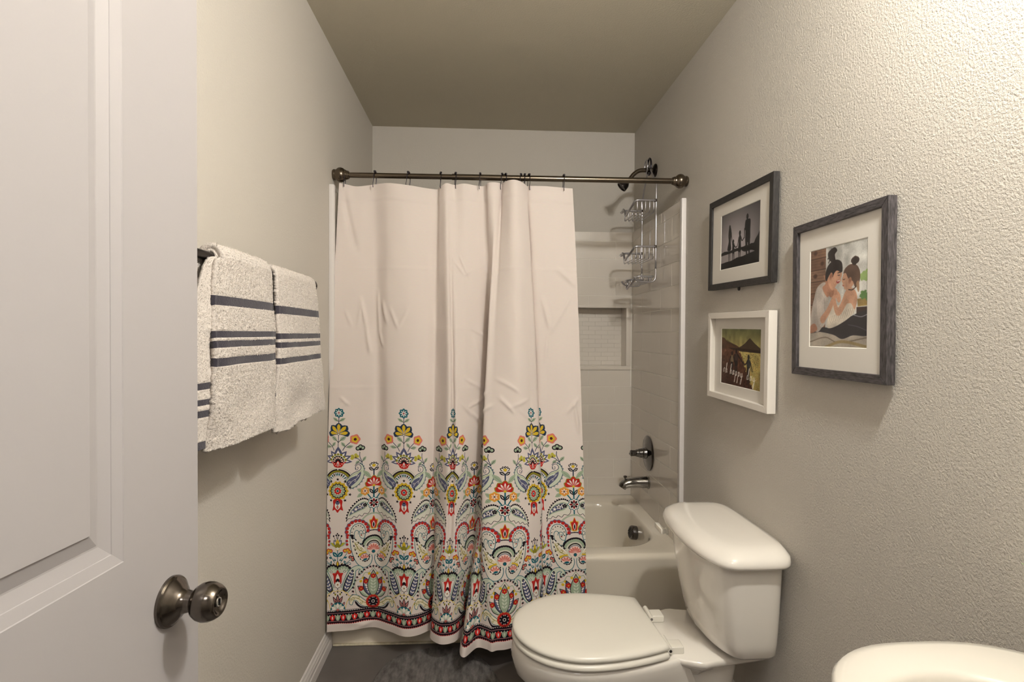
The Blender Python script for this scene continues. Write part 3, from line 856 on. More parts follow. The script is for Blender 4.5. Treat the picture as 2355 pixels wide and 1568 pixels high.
def photo_beach():
    W, H = 276, 197
    C = Canvas(W, H, (140, 132, 92), 5)
    n1 = blur_noise(C.H, C.W, 26, RNG); n2 = blur_noise(C.H, C.W, 9, RNG)
    n3 = blur_noise(C.H, C.W * 1, 60, RNG)
    def f(u, v):
        sky = np.stack([118 + 60 * v / .3, 120 + 44 * v / .3, 82 + 22 * v / .3], -1)
        beach = np.stack([104 - 60 * (v - .4) + 14 * n1, 66 - 48 * (v - .4) + 10 * n1, 48 - 36 * (v - .4) + 8 * n1], -1)
        sea = np.stack([206 - 46 * (v - .4) + 24 * n2 * (n1 > .1), 188 - 52 * (v - .4) + 22 * n2, 116 - 40 * (v - .4) + 18 * n2], -1)
        m = (u > .52 - .25 * (v < .5) * (v - .5) * 0 + (v - .42) * .55 + .02 * n1)[..., None]
        low = np.where(m, sea, beach)
        dk = ((u - .78) ** 2 * 4 + (v - .55) ** 2 * 6 < .16)[..., None] & (n2 > .7)[..., None]
        low = np.where(dk, low * .4, low)
        out = np.where((v < .34)[..., None], sky, low)
        return out * (1 - .28 * np.clip(v - .75, 0, 1))[..., None]
    grad_fill(C, f)
    X = lambda h: h * W
    Y = lambda k: k * H
    C.poly([(0, Y(.16)), (X(.08), Y(.17)), (X(.16), Y(.23)), (X(.3), Y(.26)), (X(.42), Y(.29)), (X(.5), Y(.33)), (X(.5), Y(.37)), (0, Y(.36))], (92, 62, 44))
    C.poly([(X(.44), Y(.34)), (X(.55), Y(.29)), (X(.62), Y(.25)), (X(.70), Y(.185)), (X(.74), Y(.155)), (X(.78), Y(.18)), (X(.86), Y(.24)), (X(1), Y(.32)), (X(1), Y(.39)), (X(.5), Y(.39))], (74, 58, 44))
    C.poly([(X(.2), Y(.34)), (X(.5), Y(.335)), (X(1), Y(.345)), (X(1), Y(.385)), (X(.6), Y(.375)), (X(.3), Y(.37))], (48, 34, 28))
    for i in range(9): C.disc(X(.16 + .03 * i), Y(.22 + .012 * i), 2.2, (60, 44, 32), 4)
    K = (30, 22, 24)
    def kid(x, hy, fy, top, bot, s=1.0, aL=None, aR=None):
        hh = (fy - hy)
        C.disc(X(x), Y(hy + .05), 6.5 * s, K, 8.5 * s)
        C.poly(cr([(X(x) - 5 * s, Y(hy + .085)), (X(x) - 12 * s, Y(hy + .13)), (X(x) - 9 * s, Y(hy + hh * .48)), (X(x) + 9 * s, Y(hy + hh * .48)), (X(x) + 12 * s, Y(hy + .13)), (X(x) + 5 * s, Y(hy + .085))], 5, True), top)
        C.poly([(X(x) - 10 * s, Y(hy + hh * .46)), (X(x) + 10 * s, Y(hy + hh * .46)), (X(x) + 9 * s, Y(hy + hh * .66)), (X(x) - 9 * s, Y(hy + hh * .66))], bot)
        limb(C, [(X(x) - 5 * s, Y(hy + hh * .6)), (X(x) - 5 * s, Y(fy))], [8 * s, 4 * s], K)
        limb(C, [(X(x) + 5 * s, Y(hy + hh * .6)), (X(x) + 6 * s, Y(fy))], [8 * s, 4 * s], K)
        for a in (aL, aR):
            if a: limb(C, [(X(p), Y(q)) for p, q in a], [6 * s, 4 * s, 4 * s], K)
    kid(.30, .385, .82, (126, 108, 84), K, .95, [(.27, .49), (.235, .57), (.21, .63)], [(.335, .49), (.36, .57), (.385, .60)])
    kid(.41, .345, .80, (62, 48, 46), K, 1.1, [(.375, .46), (.36, .53), (.385, .61)], [(.45, .45), (.53, .53), (.60, .585)])
    kid(.72, .42, .90, (56, 58, 62), K, 1.0, [(.685, .55), (.645, .60), (.60, .585)], [(.76, .55), (.79, .63), (.815, .70)])
    # lettering in a slanted script
    WH = (246, 242, 234)
    def word(strokes, x, y, s):
        for st in strokes:
            P = cr([(x + (a + .18 * -b) * s, y + b * s) for a, b in st], 7)
            w = np.array([1.7 if i < 1 else 1.6 + 1.7 * max(0, (P[i][1] - P[i - 1][1])) / (np.hypot(*(P[i] - P[i - 1])) + 1e-6) for i in range(len(P))])
            C.stroke(P, w * .95, WH)
    # letter shapes: x right, y down, x-height 0..1 with baseline 1
    O = [[(.55, .08), (.15, .25), (.05, .75), (.3, 1.0), (.6, .7), (.6, .25), (.4, .1), (.75, .3)]]
    Hh = [[(0, .6), (.45, -.5), (.45, -1.1), (.22, -.9), (.15, 0), (.1, 1.0)], [(.1, .9), (.25, .3), (.5, .15), (.55, .6), (.55, .95), (.85, .8)]]
    A = [[(.6, .2), (.25, .1), (.03, .6), (.2, 1.0), (.5, .7), (.62, .1), (.58, .8), (.85, .8)]]
    Pp = [[(.1, .2), (.2, .1), (.12, 1.0), (.02, 2.2), (-.12, 2.3), (.05, 1.6), (.25, .9)], [(.18, .5), (.45, .1), (.65, .4), (.5, .9), (.22, .9), (.75, .85)]]
    Yy = [[(.08, .15), (.05, .7), (.25, .98), (.5, .7), (.62, .1)], [(.62, .1), (.55, 1.2), (.35, 2.3), (.12, 2.3), (.2, 1.7), (.7, .9), (.95, .6)]]
    Dd = [[(.55, .25), (.25, .1), (.03, .6), (.2, 1.0), (.5, .7), (.68, -.3), (.72, -1.2), (.6, -1.1), (.52, 0), (.55, .9), (.85, .8)]]
    s = 16.5
    x = 20
    for L, dx, dy in ((O, 14, 0), (Hh, 26, 1), (Hh, 15, 2), (A, 15, 3), (Pp, 15, 4), (Pp, 15, 5), (Yy, 33, 6), (Dd, 16, 8), (A, 16, 9), (Yy, 0, 10)):
        word(L, x, 138 + dy * 1.5, s)
        x += dx * 1.28
    return soften(C.down(2), 2)

def photo_portrait():
    W, H = 212, 250
    C = Canvas(W, H, (196, 194, 190), 4)
    n1 = blur_noise(C.H, C.W, 14, RNG)
    def f(u, v):
        g = 200 - 26 * np.abs(np.sin(u * 21)) * (u < .75) + 8 * (u > .6)
        return np.stack([g, g - 1, g - 5], -1)
    grad_fill(C, f)
    X = lambda h: h * W
    Y = lambda k: k * H
    # timber boards at the left
    for i in range(7):
        y0 = -.02 + i * .118
        c = [(128, 96, 76), (116, 84, 66), (136, 104, 84)][i % 3]
        C.poly([(0, Y(y0)), (X(.30), Y(y0)), (X(.30), Y(y0 + .112)), (0, Y(y0 + .112))], c)
        C.stroke([(0, Y(y0 + .115)), (X(.30), Y(y0 + .115))], 2, (62, 42, 32))
        C.disc(X(.10 + .13 * (i % 2)), Y(y0 + .055), 9, (92, 62, 46), 6)
        C.disc(X(.10 + .13 * (i % 2)), Y(y0 + .055), 5, (62, 40, 30), 3.5)
        for k in range(3): C.stroke([(0, Y(y0 + .02 + .03 * k)), (X(.29), Y(y0 + .025 + .03 * k))], .8, (88, 62, 48))
    # shelf, plants and basket at the right
    C.poly([(X(.83), Y(.62)), (X(1), Y(.62)), (X(1), Y(.74)), (X(.83), Y(.74))], (58, 42, 38))
    C.poly([(X(.84), Y(.545)), (X(1), Y(.535)), (X(1), Y(.61)), (X(.85), Y(.615))], (166, 140, 84))
    for i in range(5): C.stroke([(X(.85), Y(.553 + .012 * i)), (X(1), Y(.545 + .012 * i))], 1, (120, 96, 52))
    for i in range(10): C.disc(X(.90 + .09 * RNG.random()), Y(.49 + .05 * RNG.random()), 4, (92, 128, 74), 7, rot=i)
    C.poly([(X(.88), Y(.39)), (X(.98), Y(.38)), (X(.97), Y(.46)), (X(.89), Y(.46))], (222, 220, 216))
    for i in range(9): C.disc(X(.89 + .10 * RNG.random()), Y(.30 + .07 * RNG.random()), 4, (150, 176, 110), 8, rot=i)
    # bed
    C.poly(cr([(X(-.03), Y(.87)), (X(.2), Y(.845)), (X(.45), Y(.87)), (X(.6), Y(.91)), (X(.85), Y(.87)), (X(1.03), Y(.86)), (X(1.03), Y(1.03)), (X(-.03), Y(1.03))], 5, True), (168, 158, 146))
    C.stroke(cr([(0, Y(.95)), (X(.3), Y(.90)), (X(.55), Y(.95)), (X(1), Y(.90))]), 3, (120, 108, 96)); C.stroke(cr([(X(.3), Y(1.0)), (X(.6), Y(.94)), (X(1), Y(.985))]), 7, (150, 132, 96))
    SK, SK2, HAIR, HAIR2 = (196, 150, 124), (172, 124, 100), (34, 28, 28), (92, 70, 58)
    # dark trousers of both sitters
    C.poly(cr([(X(.02), Y(.86)), (X(.2), Y(.80)), (X(.45), Y(.80)), (X(.75), Y(.70)), (X(1.03), Y(.66)), (X(1.03), Y(.87)), (X(.78), Y(.88)), (X(.6), Y(.915)), (X(.45), Y(.875)), (X(.2), Y(.845))], 5, True), (44, 42, 46))
    C.stroke(cr([(X(.78), Y(.69)), (X(.9), Y(.71)), (X(1), Y(.69))]), 2, (150, 150, 156)); C.stroke(cr([(X(.7), Y(.78)), (X(.85), Y(.80)), (X(1), Y(.84))]), 1.6, (84, 84, 90))
    # woman: back, arm, grey top
    C.poly(cr([(X(.28), Y(.345)), (X(.14), Y(.39)), (X(.08), Y(.50)), (X(.02), Y(.66)), (X(.01), Y(.80)), (X(.10), Y(.84)), (X(.2), Y(.83)), (X(.32), Y(.70)), (X(.36), Y(.50)), (X(.37), Y(.42))], 6, True), (176, 166, 158))
    C.poly(cr([(X(.02), Y(.78)), (X(.10), Y(.76)), (X(.15), Y(.82)), (X(.06), Y(.855)), (X(.0), Y(.85))], 5, True), SK2)
    C.poly(cr([(X(.26), Y(.27)), (X(.30), Y(.36)), (X(.24), Y(.40)), (X(.33), Y(.50)), (X(.40), Y(.44)), (X(.40), Y(.36))], 5, True), SK2)
    C.poly(cr([(X(.14), Y(.40)), (X(.13), Y(.55)), (X(.17), Y(.74)), (X(.24), Y(.80)), (X(.31), Y(.74)), (X(.30), Y(.62)), (X(.27), Y(.48)), (X(.22), Y(.40))], 6, True), (190, 180, 172))
    C.stroke(cr([(X(.27), Y(.50)), (X(.29), Y(.62)), (X(.30), Y(.72))]), 1.5, (136, 126, 120))
    # girl: cream top, arm
    C.poly(cr([(X(.66), Y(.50)), (X(.58), Y(.58)), (X(.42), Y(.60)), (X(.35), Y(.70)), (X(.33), Y(.80)), (X(.46), Y(.80)), (X(.68), Y(.73)), (X(.80), Y(.66)), (X(.80), Y(.60))], 6, True), (206, 196, 182))
    for i in range(14): C.stroke([(X(.40 + .03 * i), Y(.76 - .006 * i)), (X(.37 + .03 * i), Y(.70 - .006 * i))], 1.4, (168, 156, 142))
    C.poly(cr([(X(.70), Y(.43)), (X(.62), Y(.50)), (X(.62), Y(.58)), (X(.74), Y(.58)), (X(.80), Y(.64)), (X(.84), Y(.54)), (X(.80), Y(.46))], 6, True), SK)
    limb(C, [(X(.69), Y(.49)), (X(.60), Y(.60)), (X(.53), Y(.655)), (X(.48), Y(.60)), (X(.46), Y(.53))], [22, 18, 18, 13, 10], SK)
    limb(C, [(X(.25), Y(.72)), (X(.35), Y(.64)), (X(.44), Y(.53)), (X(.47), Y(.475))], [20, 16, 14, 12], SK)
    # clasped hands
    C.disc(X(.455), Y(.47), 15, SK, 13, rot=.4); C.disc(X(.41), Y(.46), 9, SK2, 12, rot=.5); C.disc(X(.53), Y(.51), 8, SK, 14, rot=-.3)
    for i in range(4): C.stroke([(X(.415 + .024 * i), Y(.435 + .004 * i)), (X(.435 + .024 * i), Y(.485))], 1.2, (138, 94, 76))
    # woman: face in profile, hair, top knot
    C.poly(cr([(X(.36), Y(.25)), (X(.47), Y(.235)), (X(.575), Y(.27)), (X(.585), Y(.305)), (X(.565), Y(.335)), (X(.575), Y(.352)), (X(.54), Y(.375)), (X(.50), Y(.385)), (X(.43), Y(.44)), (X(.37), Y(.40)), (X(.34), Y(.33))], 6, True), SK)
    C.poly(cr([(X(.29), Y(.30)), (X(.32), Y(.21)), (X(.40), Y(.155)), (X(.50), Y(.145)), (X(.58), Y(.18)), (X(.595), Y(.25)), (X(.575), Y(.275)), (X(.50), Y(.25)), (X(.45), Y(.275)), (X(.42), Y(.31)), (X(.38), Y(.275)), (X(.34), Y(.31)), (X(.31), Y(.34))], 6, True), HAIR)
    C.poly(cr([(X(.41), Y(.16)), (X(.35), Y(.12)), (X(.34), Y(.06)), (X(.40), Y(.03)), (X(.46), Y(.02)), (X(.50), Y(.055)), (X(.46), Y(.09)), (X(.47), Y(.15))], 6, True), HAIR)
    for dx, dy in ((-.07, .02), (-.085, .06), (-.07, .10), (.05, -.01), (-.02, -.03)): C.stroke([(X(.42), Y(.07)), (X(.42 + dx), Y(.06 + dy))], 3, HAIR)
    C.disc(X(.395), Y(.295), 6, SK2, 9, rot=.3); C.disc(X(.395), Y(.295), 3, (150, 100, 80), 5, rot=.3)
    C.stroke(cr([(X(.515), Y(.277)), (X(.54), Y(.272)), (X(.56), Y(.278))]), 2, HAIR); C.stroke(cr([(X(.515), Y(.297)), (X(.535), Y(.302)), (X(.552), Y(.298))]), 1.6, (50, 34, 30))
    C.poly(cr([(X(.49), Y(.355)), (X(.53), Y(.345)), (X(.555), Y(.352)), (X(.53), Y(.375)), (X(.50), Y(.372))], 4, True), (150, 66, 62)); C.stroke([(X(.51), Y(.354)), (X(.548), Y(.352))], 2, (236, 230, 224))
    # girl: face, hair, bun
    C.poly(cr([(X(.63), Y(.28)), (X(.60), Y(.32)), (X(.585), Y(.36)), (X(.60), Y(.385)), (X(.595), Y(.405)), (X(.62), Y(.42)), (X(.64), Y(.445)), (X(.72), Y(.44)), (X(.78), Y(.40)), (X(.78), Y(.33)), (X(.72), Y(.27))], 6, True), SK)
    C.poly(cr([(X(.61), Y(.29)), (X(.64), Y(.245)), (X(.72), Y(.215)), (X(.81), Y(.225)), (X(.87), Y(.28)), (X(.88), Y(.36)), (X(.845), Y(.42)), (X(.80), Y(.43)), (X(.77), Y(.38)), (X(.73), Y(.36)), (X(.69), Y(.34)), (X(.65), Y(.29))], 6, True), HAIR2)
    C.poly(cr([(X(.82), Y(.40)), (X(.86), Y(.38)), (X(.87), Y(.46)), (X(.85), Y(.48))], 4, True), (150, 118, 92))
    C.disc(X(.80), Y(.185), 14, (46, 36, 34), 9); C.disc(X(.79), Y(.205), 8, (40, 32, 30), 6); C.stroke(arcpts(X(.80), Y(.185), 9, 20, 200), 2, (76, 60, 52))
    C.disc(X(.72), Y(.365), 5.5, SK2, 8, rot=.3); C.disc(X(.72), Y(.365), 2.6, (150, 100, 80), 4)
    C.stroke(cr([(X(.605), Y(.345)), (X(.62), Y(.35)), (X(.635), Y(.345))]), 1.6, (60, 42, 36)); C.stroke(cr([(X(.60), Y(.405)), (X(.62), Y(.408))]), 1.6, (150, 66, 62))
    C.stroke(cr([(X(.70), Y(.45)), (X(.76), Y(.455)), (X(.82), Y(.43))]), 2.4, (60, 46, 42))
    return soften(C.down(2), 3)

# ------------------------------------------------------------------ the room
def struct(o, label=None):
    o['kind'] = 'structure'
    if label: o['label'] = label
    return o

WT = 0.10   # wall thickness
def wallbox(name, lo, hi, m, label):
    return struct(box(name, lo, hi, m, origin=lo), label)

floor = wallbox('floor', (XL - WT, -1.5, -0.08), (XR + WT, YB + WT, 0.0), M['floor'], 'dark grey brown vinyl floor of the bathroom')
ceiling = wallbox('ceiling', (XL - WT, -1.5, ZT), (XR + WT, YB + WT, ZT + 0.08), M['ceiling'], 'textured beige ceiling above the shower and bathroom')
wall_left = wallbox('wall_left', (XL - WT, YF - 0.06, 0), (XL, YB + WT, ZT), M['wall_left'], 'beige textured wall on the left behind the towels')
wall_right = wallbox('wall_right', (XR, YF - 0.06, 0), (XR + WT, YB + WT, ZT), M['wall_right'], 'beige knock-down textured wall holding the three picture frames')

# back wall with the hole for the recessed shelf
TT = 0.011                   # how far the tiling stands proud
YT = YB - TT                 # face of the back tiling
XT_R, XT_L = XR - TT, XL + TT
NX0, NX1, NZ0, NZ1 = 0.405, 0.833, 1.098, 1.432      # clear opening of the niche
ND = 0.092
def wall_with_hole(name, x0, x1, z0, z1, y0, y1, hx0, hx1, hz0, hz1, m, parent=None, origin=None):
    bm = bmesh.new()
    for a, b in (((x0, y0, z0), (x1, y1, hz0)), ((x0, y0, hz1), (x1, y1, z1)), ((x0, y0, hz0), (hx0, y1, hz1)), ((hx1, y0, hz0), (x1, y1, hz1))):
        bm_box(bm, a, b)
    return from_bm(name, bm, m, parent, origin=origin)
wall_back = struct(wall_with_hole('wall_back', XL, XR, 0, ZT, YB, YB + 0.14, NX0 - .008, NX1 + .008, NZ0 - .008, NZ1 + .008, M['wall_plain'], origin=(XL, YB, 0)), 'beige wall behind the bathtub with the tiled surround and recessed shelf')

# front wall with the doorway the photograph is taken from, and the hallway behind
DX0, DX1, DZ = -0.535, 0.315, 2.06
bm = bmesh.new()
bm_box(bm, (XL, YF - 0.06, 0), (DX0, YF + 0.06, ZT)); bm_box(bm, (DX1, YF - 0.06, 0), (XR, YF + 0.06, ZT)); bm_box(bm, (DX0, YF - 0.06, DZ), (DX1, YF + 0.06, ZT))
struct(from_bm('wall_front', bm, M['wall_plain'], origin=(XL, YF, 0)), 'beige wall around the bathroom doorway')
wallbox('wall_hall', (XL - WT, -1.6, 0), (XR + WT, -1.5, ZT), M['wall_plain'], 'beige hallway wall facing the doorway')
wallbox('wall_hall_left', (XL - WT, -1.5, 0), (XL, YF - 0.06, ZT), M['wall_plain'], 'beige hallway side wall on the left')
wallbox('wall_hall_right', (XR, -1.5, 0), (XR + WT, YF - 0.06, ZT), M['wall_plain'], 'beige hallway side wall on the right')

# baseboards with a stepped profile
def baseboard(name, side, y0, y1, label):
    prof = [(0, 0), (0.013, 0), (0.013, 0.030), (0.0125, 0.036), (0.0105, 0.040), (0.0105, 0.054), (0.0085, 0.060), (0.0085, 0.066), (0.005, 0.074), (0.004, 0.082), (0.0015, 0.086), (0, 0.087)]
    V, F = [], []
    for y in (y0, y1):
        for d, z in prof:
            V.append(((XL + d) if side < 0 else (XR - d), y, z))
    n = len(prof)
    for k in range(n):
        F.append([k, (k + 1) % n, n + (k + 1) % n, n + k])
    F += [list(range(n)), list(range(n, 2 * n))[::-1]]
    bm = bmesh.new()
    vs_ = [bm.verts.new(v) for v in V]
    for f in F: bm.faces.new([vs_[i] for i in f])
    return struct(from_bm(name, bm, M['trim'], origin=(V[0][0], y0, 0)), label)
baseboard('baseboard_left', -1, YF + 0.06, TUBF - 0.004, 'white moulded baseboard along the left wall')
baseboard('baseboard_right', 1, YF + 0.06, TUBF - 0.004, 'white moulded baseboard behind the toilet')

# ---- tiled surround: grout sheets, then every tile a part of its wall
Z0S, Z1S = 0.352, 1.868
sheet_b = wall_with_hole('grout_bed', XL + 0.001, XR - 0.001, Z0S, Z1S - .002, YB - 0.0100, YB - 0.0002, NX0 - .006, NX1 + .006, NZ0 - .006, NZ1 + .006, M['grout'], wall_back)
YS0 = 2.300
sheet_r = box('grout_bed', (XR - 0.0100, YS0, Z0S), (XR - 0.0002, YT, Z1S - .002), M['grout'], wall_right)
sheet_l = box('grout_bed', (XL + 0.0002, YS0, Z0S), (XL + 0.0100, YT, Z1S - .002), M['grout'], wall_left)

GAP = 0.0011
TMESH = {}
def tile_mesh(w, h, d, key):
    """bevel-edged tile in local axes: x along the wall, z up, -y out of the wall; origin at its lower-left back corner"""
    k = (round(w, 4), round(h, 4), round(d, 4), key)
    if k in TMESH: return TMESH[k]
    bm = bmesh.new()
    e = 0.0005 if key == 'mosaic' else 0.0010
    GAP = 0.0006 if key == 'mosaic' else 0.0011
    A = [(GAP, 0, GAP), (w - GAP, 0, GAP), (w - GAP, 0, h - GAP), (GAP, 0, h - GAP)]
    Bq = [(x, -(d - e), z) for x, _, z in A]
    Cq = [(GAP + e, -d, GAP + e), (w - GAP - e, -d, GAP + e), (w - GAP - e, -d, h - GAP - e), (GAP + e, -d, h - GAP - e)]
    v = [bm.verts.new(p) for p in A + Bq + Cq]
    for r in (0, 4):
        for i in range(4):
            bm.faces.new([v[r + i], v[r + (i + 1) % 4], v[r + 4 + (i + 1) % 4], v[r + 4 + i]])
    bm.faces.new([v[8], v[9], v[10], v[11]])
    bmesh.ops.recalc_face_normals(bm, faces=bm.faces)
    me = bpy.data.meshes.new('tile')
    bm.to_mesh(me); bm.free()
    me.materials.append(M['mosaic'] if key == 'mosaic' else M['tile'])
    TMESH[k] = me
    return me

def put_tile(name, parent, mesh, p, rotz):
    o = bpy.data.objects.new(name, mesh)
    COL.objects.link(o)
    o.parent = parent
    o.location = Vector(p) - ORG[parent.name]
    o.rotation_euler = (0, 0, rotz)
    return o

RH = (Z1S - Z0S) / 14.5          # course height: fourteen and a half courses, the half one on top
TL = 0.305
courses = [(Z0S + RH * k, RH) for k in range(14)] + [(Z0S + RH * 14, RH * .5 + 0.0)]
def spans(a, b, off):
    out = []
    x = a - off
    while x < b - 0.002:
        lo, hi = max(x, a), min(x + TL, b)
        if hi - lo > 0.012: out.append((lo, hi))
        x += TL
    return out
FX0, FX1, FZ0, FZ1 = NX0 - 0.032, NX1 + 0.028, NZ0 - 0.022, NZ1 + 0.012   # the niche's frame
for k, (z, h) in enumerate(courses):
    off = TL * (.62 if k % 2 else .12)
    # back wall, cut around the niche frame
    for lo, hi in spans(XT_L, XT_R, TL * (.5 if k % 2 else 0.0)):
        zs = [(z, z + h)]
        if z < FZ1 and z + h > FZ0:
            zs2 = []
            if z < FZ0 - 0.006: zs2.append((z, FZ0))
            if z + h > FZ1 + 0.006: zs2.append((FZ1, z + h))
            segs = []
            if lo < FX0 - 0.008: segs.append((lo, min(hi, FX0), z, z + h))
            if hi > FX1 + 0.006: segs.append((max(lo, FX1), hi, z, z + h))
            for za, zb in zs2:
                a, b = max(lo, FX0), min(hi, FX1)
                if b - a > 0.008: segs.append((a, b, za, zb))
        else:
            segs = [(lo, hi, z, z + h)]
        for a, b, za, zb in segs:
            put_tile('tile', wall_back, tile_mesh(b - a, zb - za, TT - .002, 't'), (a, YB - 0.002, za), 0)
    for lo, hi in spans(YS0 + 0.004, YT, off):
        # right wall: outward normal -x ; local x runs along -y
        put_tile('tile', wall_right, tile_mesh(hi - lo, h, TT - .002, 't'), (XR - 0.002, hi, z), -PI / 2)
        put_tile('tile', wall_left, tile_mesh(hi - lo, h, TT - .002, 't'), (XL + 0.002, lo, z), PI / 2)

# niche: lining, frame, mosaic back
bm = bmesh.new()
yb = YB + ND
for a, b in (((NX0 - .004, YB - .001, NZ0 - .004), (NX0, yb, NZ1 + .004)), ((NX1, YB - .001, NZ0 - .004), (NX1 + .004, yb, NZ1 + .004)), ((NX0, YB - .001, NZ0 - .004), (NX1, yb, NZ0)), ((NX0, YB - .001, NZ1), (NX1, yb, NZ1 + .004)), ((NX0 - .004, yb, NZ0 - .004), (NX1 + .004, yb + .006, NZ1 + .004))):
    bm_box(bm, a, b)
from_bm('niche_lining', bm, M['tile'], wall_back)
bm = bmesh.new()
yf = YT - 0.006
for a, b in (((FX0, yf, NZ1), (FX1, YB - .001, FZ1)), ((FX0, yf, FZ0), (FX1, YB - .001, NZ0)), ((FX0, yf, NZ0), (NX0, YB - .001, NZ1)), ((NX1, yf, NZ0), (FX1, YB - .001, NZ1))):
    bm_box(bm, a, b, 0.0025, 2)
from_bm('niche_frame', bm, M['tile'], wall_back, smooth=True, autosmooth=.6)
mr = (NZ1 - NZ0) / 13
for k in range(13):
    x = NX0 - (0.0385 if k % 2 else 0)
    while x < NX1 - .003:
        lo, hi = max(x, NX0), min(x + 0.077, NX1)
        if hi - lo > .006:
            put_tile('mosaic_tile', wall_back, tile_mesh(hi - lo, mr, .0018, 'mosaic'), (lo, yb, NZ0 + mr * k), 0)
        x += 0.077

# white edge strips of the surround
struct(box('trim_1', (XR - 0.020, YS0 - 0.022, 0.300), (XR, YS0 + 0.002, Z1S), M['trim'], bevel=.003, seg=2, origin=(XR, YS0, .36)), 'white vertical edge strip of the tiled surround on the right wall')
struct(box('trim_2', (XL, YS0 - 0.088, 0.300), (XL + 0.020, YS0 - .064, Z1S + .01), M['trim'], bevel=.003, seg=2, origin=(XL, YS0, .36)), 'white vertical edge strip of the tiled surround on the left wall')
struct(box('trim_3', (XL + .014, TUBF - .004, 0.0), (XR - .014, TUBF + 0.010, 0.007), M['caulk'], bevel=.002, seg=1, origin=(0, TUBF, 0)), 'thin caulk line where the bathtub apron meets the floor')

# ---- the open bathroom door with its raised panels and the knob
DA = 0.065
door_n = Vector((math.cos(DA), -math.sin(DA), 0))      # out of the face we see
door_t = Vector((math.sin(DA), math.cos(DA), 0))       # towards the free edge
door_p = Vector((-0.430, 0.844, 0))                    # free edge, seen face
def dpt(s, z, d=0.0):                                   # s = distance from the free edge (negative towards the hinge)
    p = door_p + door_t * s + door_n * d
    return (p.x, p.y, z)
DW, DH, DT = 0.765, 2.03, 0.035
def door_mesh():
    prof = [(0.0, 0.0), (0.001, -0.0010), (0.0145, -0.0042), (0.0150, -0.0052), (0.0300, -0.0092), (0.0320, -0.0092), (0.0500, -0.0036), (0.0512, -0.0012)]
    panels = [(-DW + 0.115, -0.1545, 0.9955, 1.90), (-DW + 0.115, -0.1545, 0.20, 0.72)]
    V, F = [], []
    def add(p): V.append(p); return len(V) - 1
    zb = 0.008
    for side in (0, 1):
        f = (lambda s, z, d: dpt(s, z, d)) if side == 0 else (lambda s, z, d: dpt(s, z, -DT - d))
        xs = [-DW, panels[0][0], panels[0][1], 0.0]
        zs = [zb, 0.20, 0.72, 0.9955, 1.90, DH]
        g = {(i, j): add(f(x, z, 0)) for i, x in enumerate(xs) for j, z in enumerate(zs)}
        for i in range(3):
            for j in range(5):
                if i == 1 and j in (1, 3): continue
                q = [g[i, j], g[i + 1, j], g[i + 1, j + 1], g[i, j + 1]]
                F.append(q if side == 0 else q[::-1])
        for (x0, x1, z0, z1) in panels:
            prev = None
            for (o, d) in prof:
                r = [add(f(x, z, d)) for x, z in ((x0 + o, z0 + o), (x1 - o, z0 + o), (x1 - o, z1 - o), (x0 + o, z1 - o))]
                if prev:
                    for k in range(4):
                        q = [prev[k], prev[(k + 1) % 4], r[(k + 1) % 4], r[k]]
                        F.append(q if side == 0 else q[::-1])
                prev = r
            F.append(prev if side == 0 else prev[::-1])
    c = [(-DW, zb), (0, zb), (0, DH), (-DW, DH)]
    for k in range(4):
        a, b = c[k], c[(k + 1) % 4]
        F.append([add(dpt(a[0], a[1], 0)), add(dpt(a[0], a[1], -DT)), add(dpt(b[0], b[1], -DT)), add(dpt(b[0], b[1], 0))])
    return V, F
V, F = door_mesh()
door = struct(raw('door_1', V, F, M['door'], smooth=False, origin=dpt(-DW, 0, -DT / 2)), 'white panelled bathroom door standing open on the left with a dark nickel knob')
KS, KZ = -0.066, 0.902
rose = [(0.0, 0.0345), (0.004, 0.0345), (0.0065, 0.0330), (0.0075, 0.0312), (0.0085, 0.0300), (0.014, 0.024), (0.018, 0.0185), (0.0225, 0.0155), (0.030, 0.0140), (0.034, 0.0140)]
knob_prof = [(0.033, 0.0140), (0.0345, 0.0165), (0.038, 0.0210), (0.044, 0.0248), (0.051, 0.0266), (0.058, 0.0262), (0.065, 0.0236), (0.0695, 0.0205), (0.0715, 0.0185), (0.0715, 0.0172), (0.0690, 0.0150), (0.0655, 0.0115), (0.0645, 0.0085)]
kr = lathe('knob_rose', rose, dpt(KS, KZ), door_n, M['nickel'], door, 48, 0.5)
kb = lathe('door_knob', knob_prof, dpt(KS, KZ), door_n, M['nickel'], door, 48, 0.9)
lathe('privacy_button', [(0.060, .0072), (0.0685, .0070), (0.0695, .0060)], dpt(KS, KZ), door_n, M['chrome'], kb, 20, .5)
bmq = bmesh.new(); bm_box(bmq, (-.0012, -.0006, -.0048), (.0012, .0006, .0048))
place(from_bm('button_slot', bmq, M['black'], kb), kb, dpt(KS, KZ, .0697))
lathe('knob_rose', rose, dpt(KS, KZ, -DT), -door_n, M['nickel'], door, 32, 0.5)
lathe('door_knob', knob_prof, dpt(KS, KZ, -DT), -door_n, M['nickel'], door, 32, 0.9)
place(box('latch_plate', (-.001, -.012, -.028), (.0012, .012, .028), M['nickel'], door), door, dpt(0.0, KZ, -DT / 2), PI / 2 - DA)
for z in (0.25, 1.05, 1.80):
    t = tube('door_hinge', [dpt(-DW - .004, z - .04, .004), dpt(-DW - .004, z + .04, .004)], .006, M['nickel'], door)

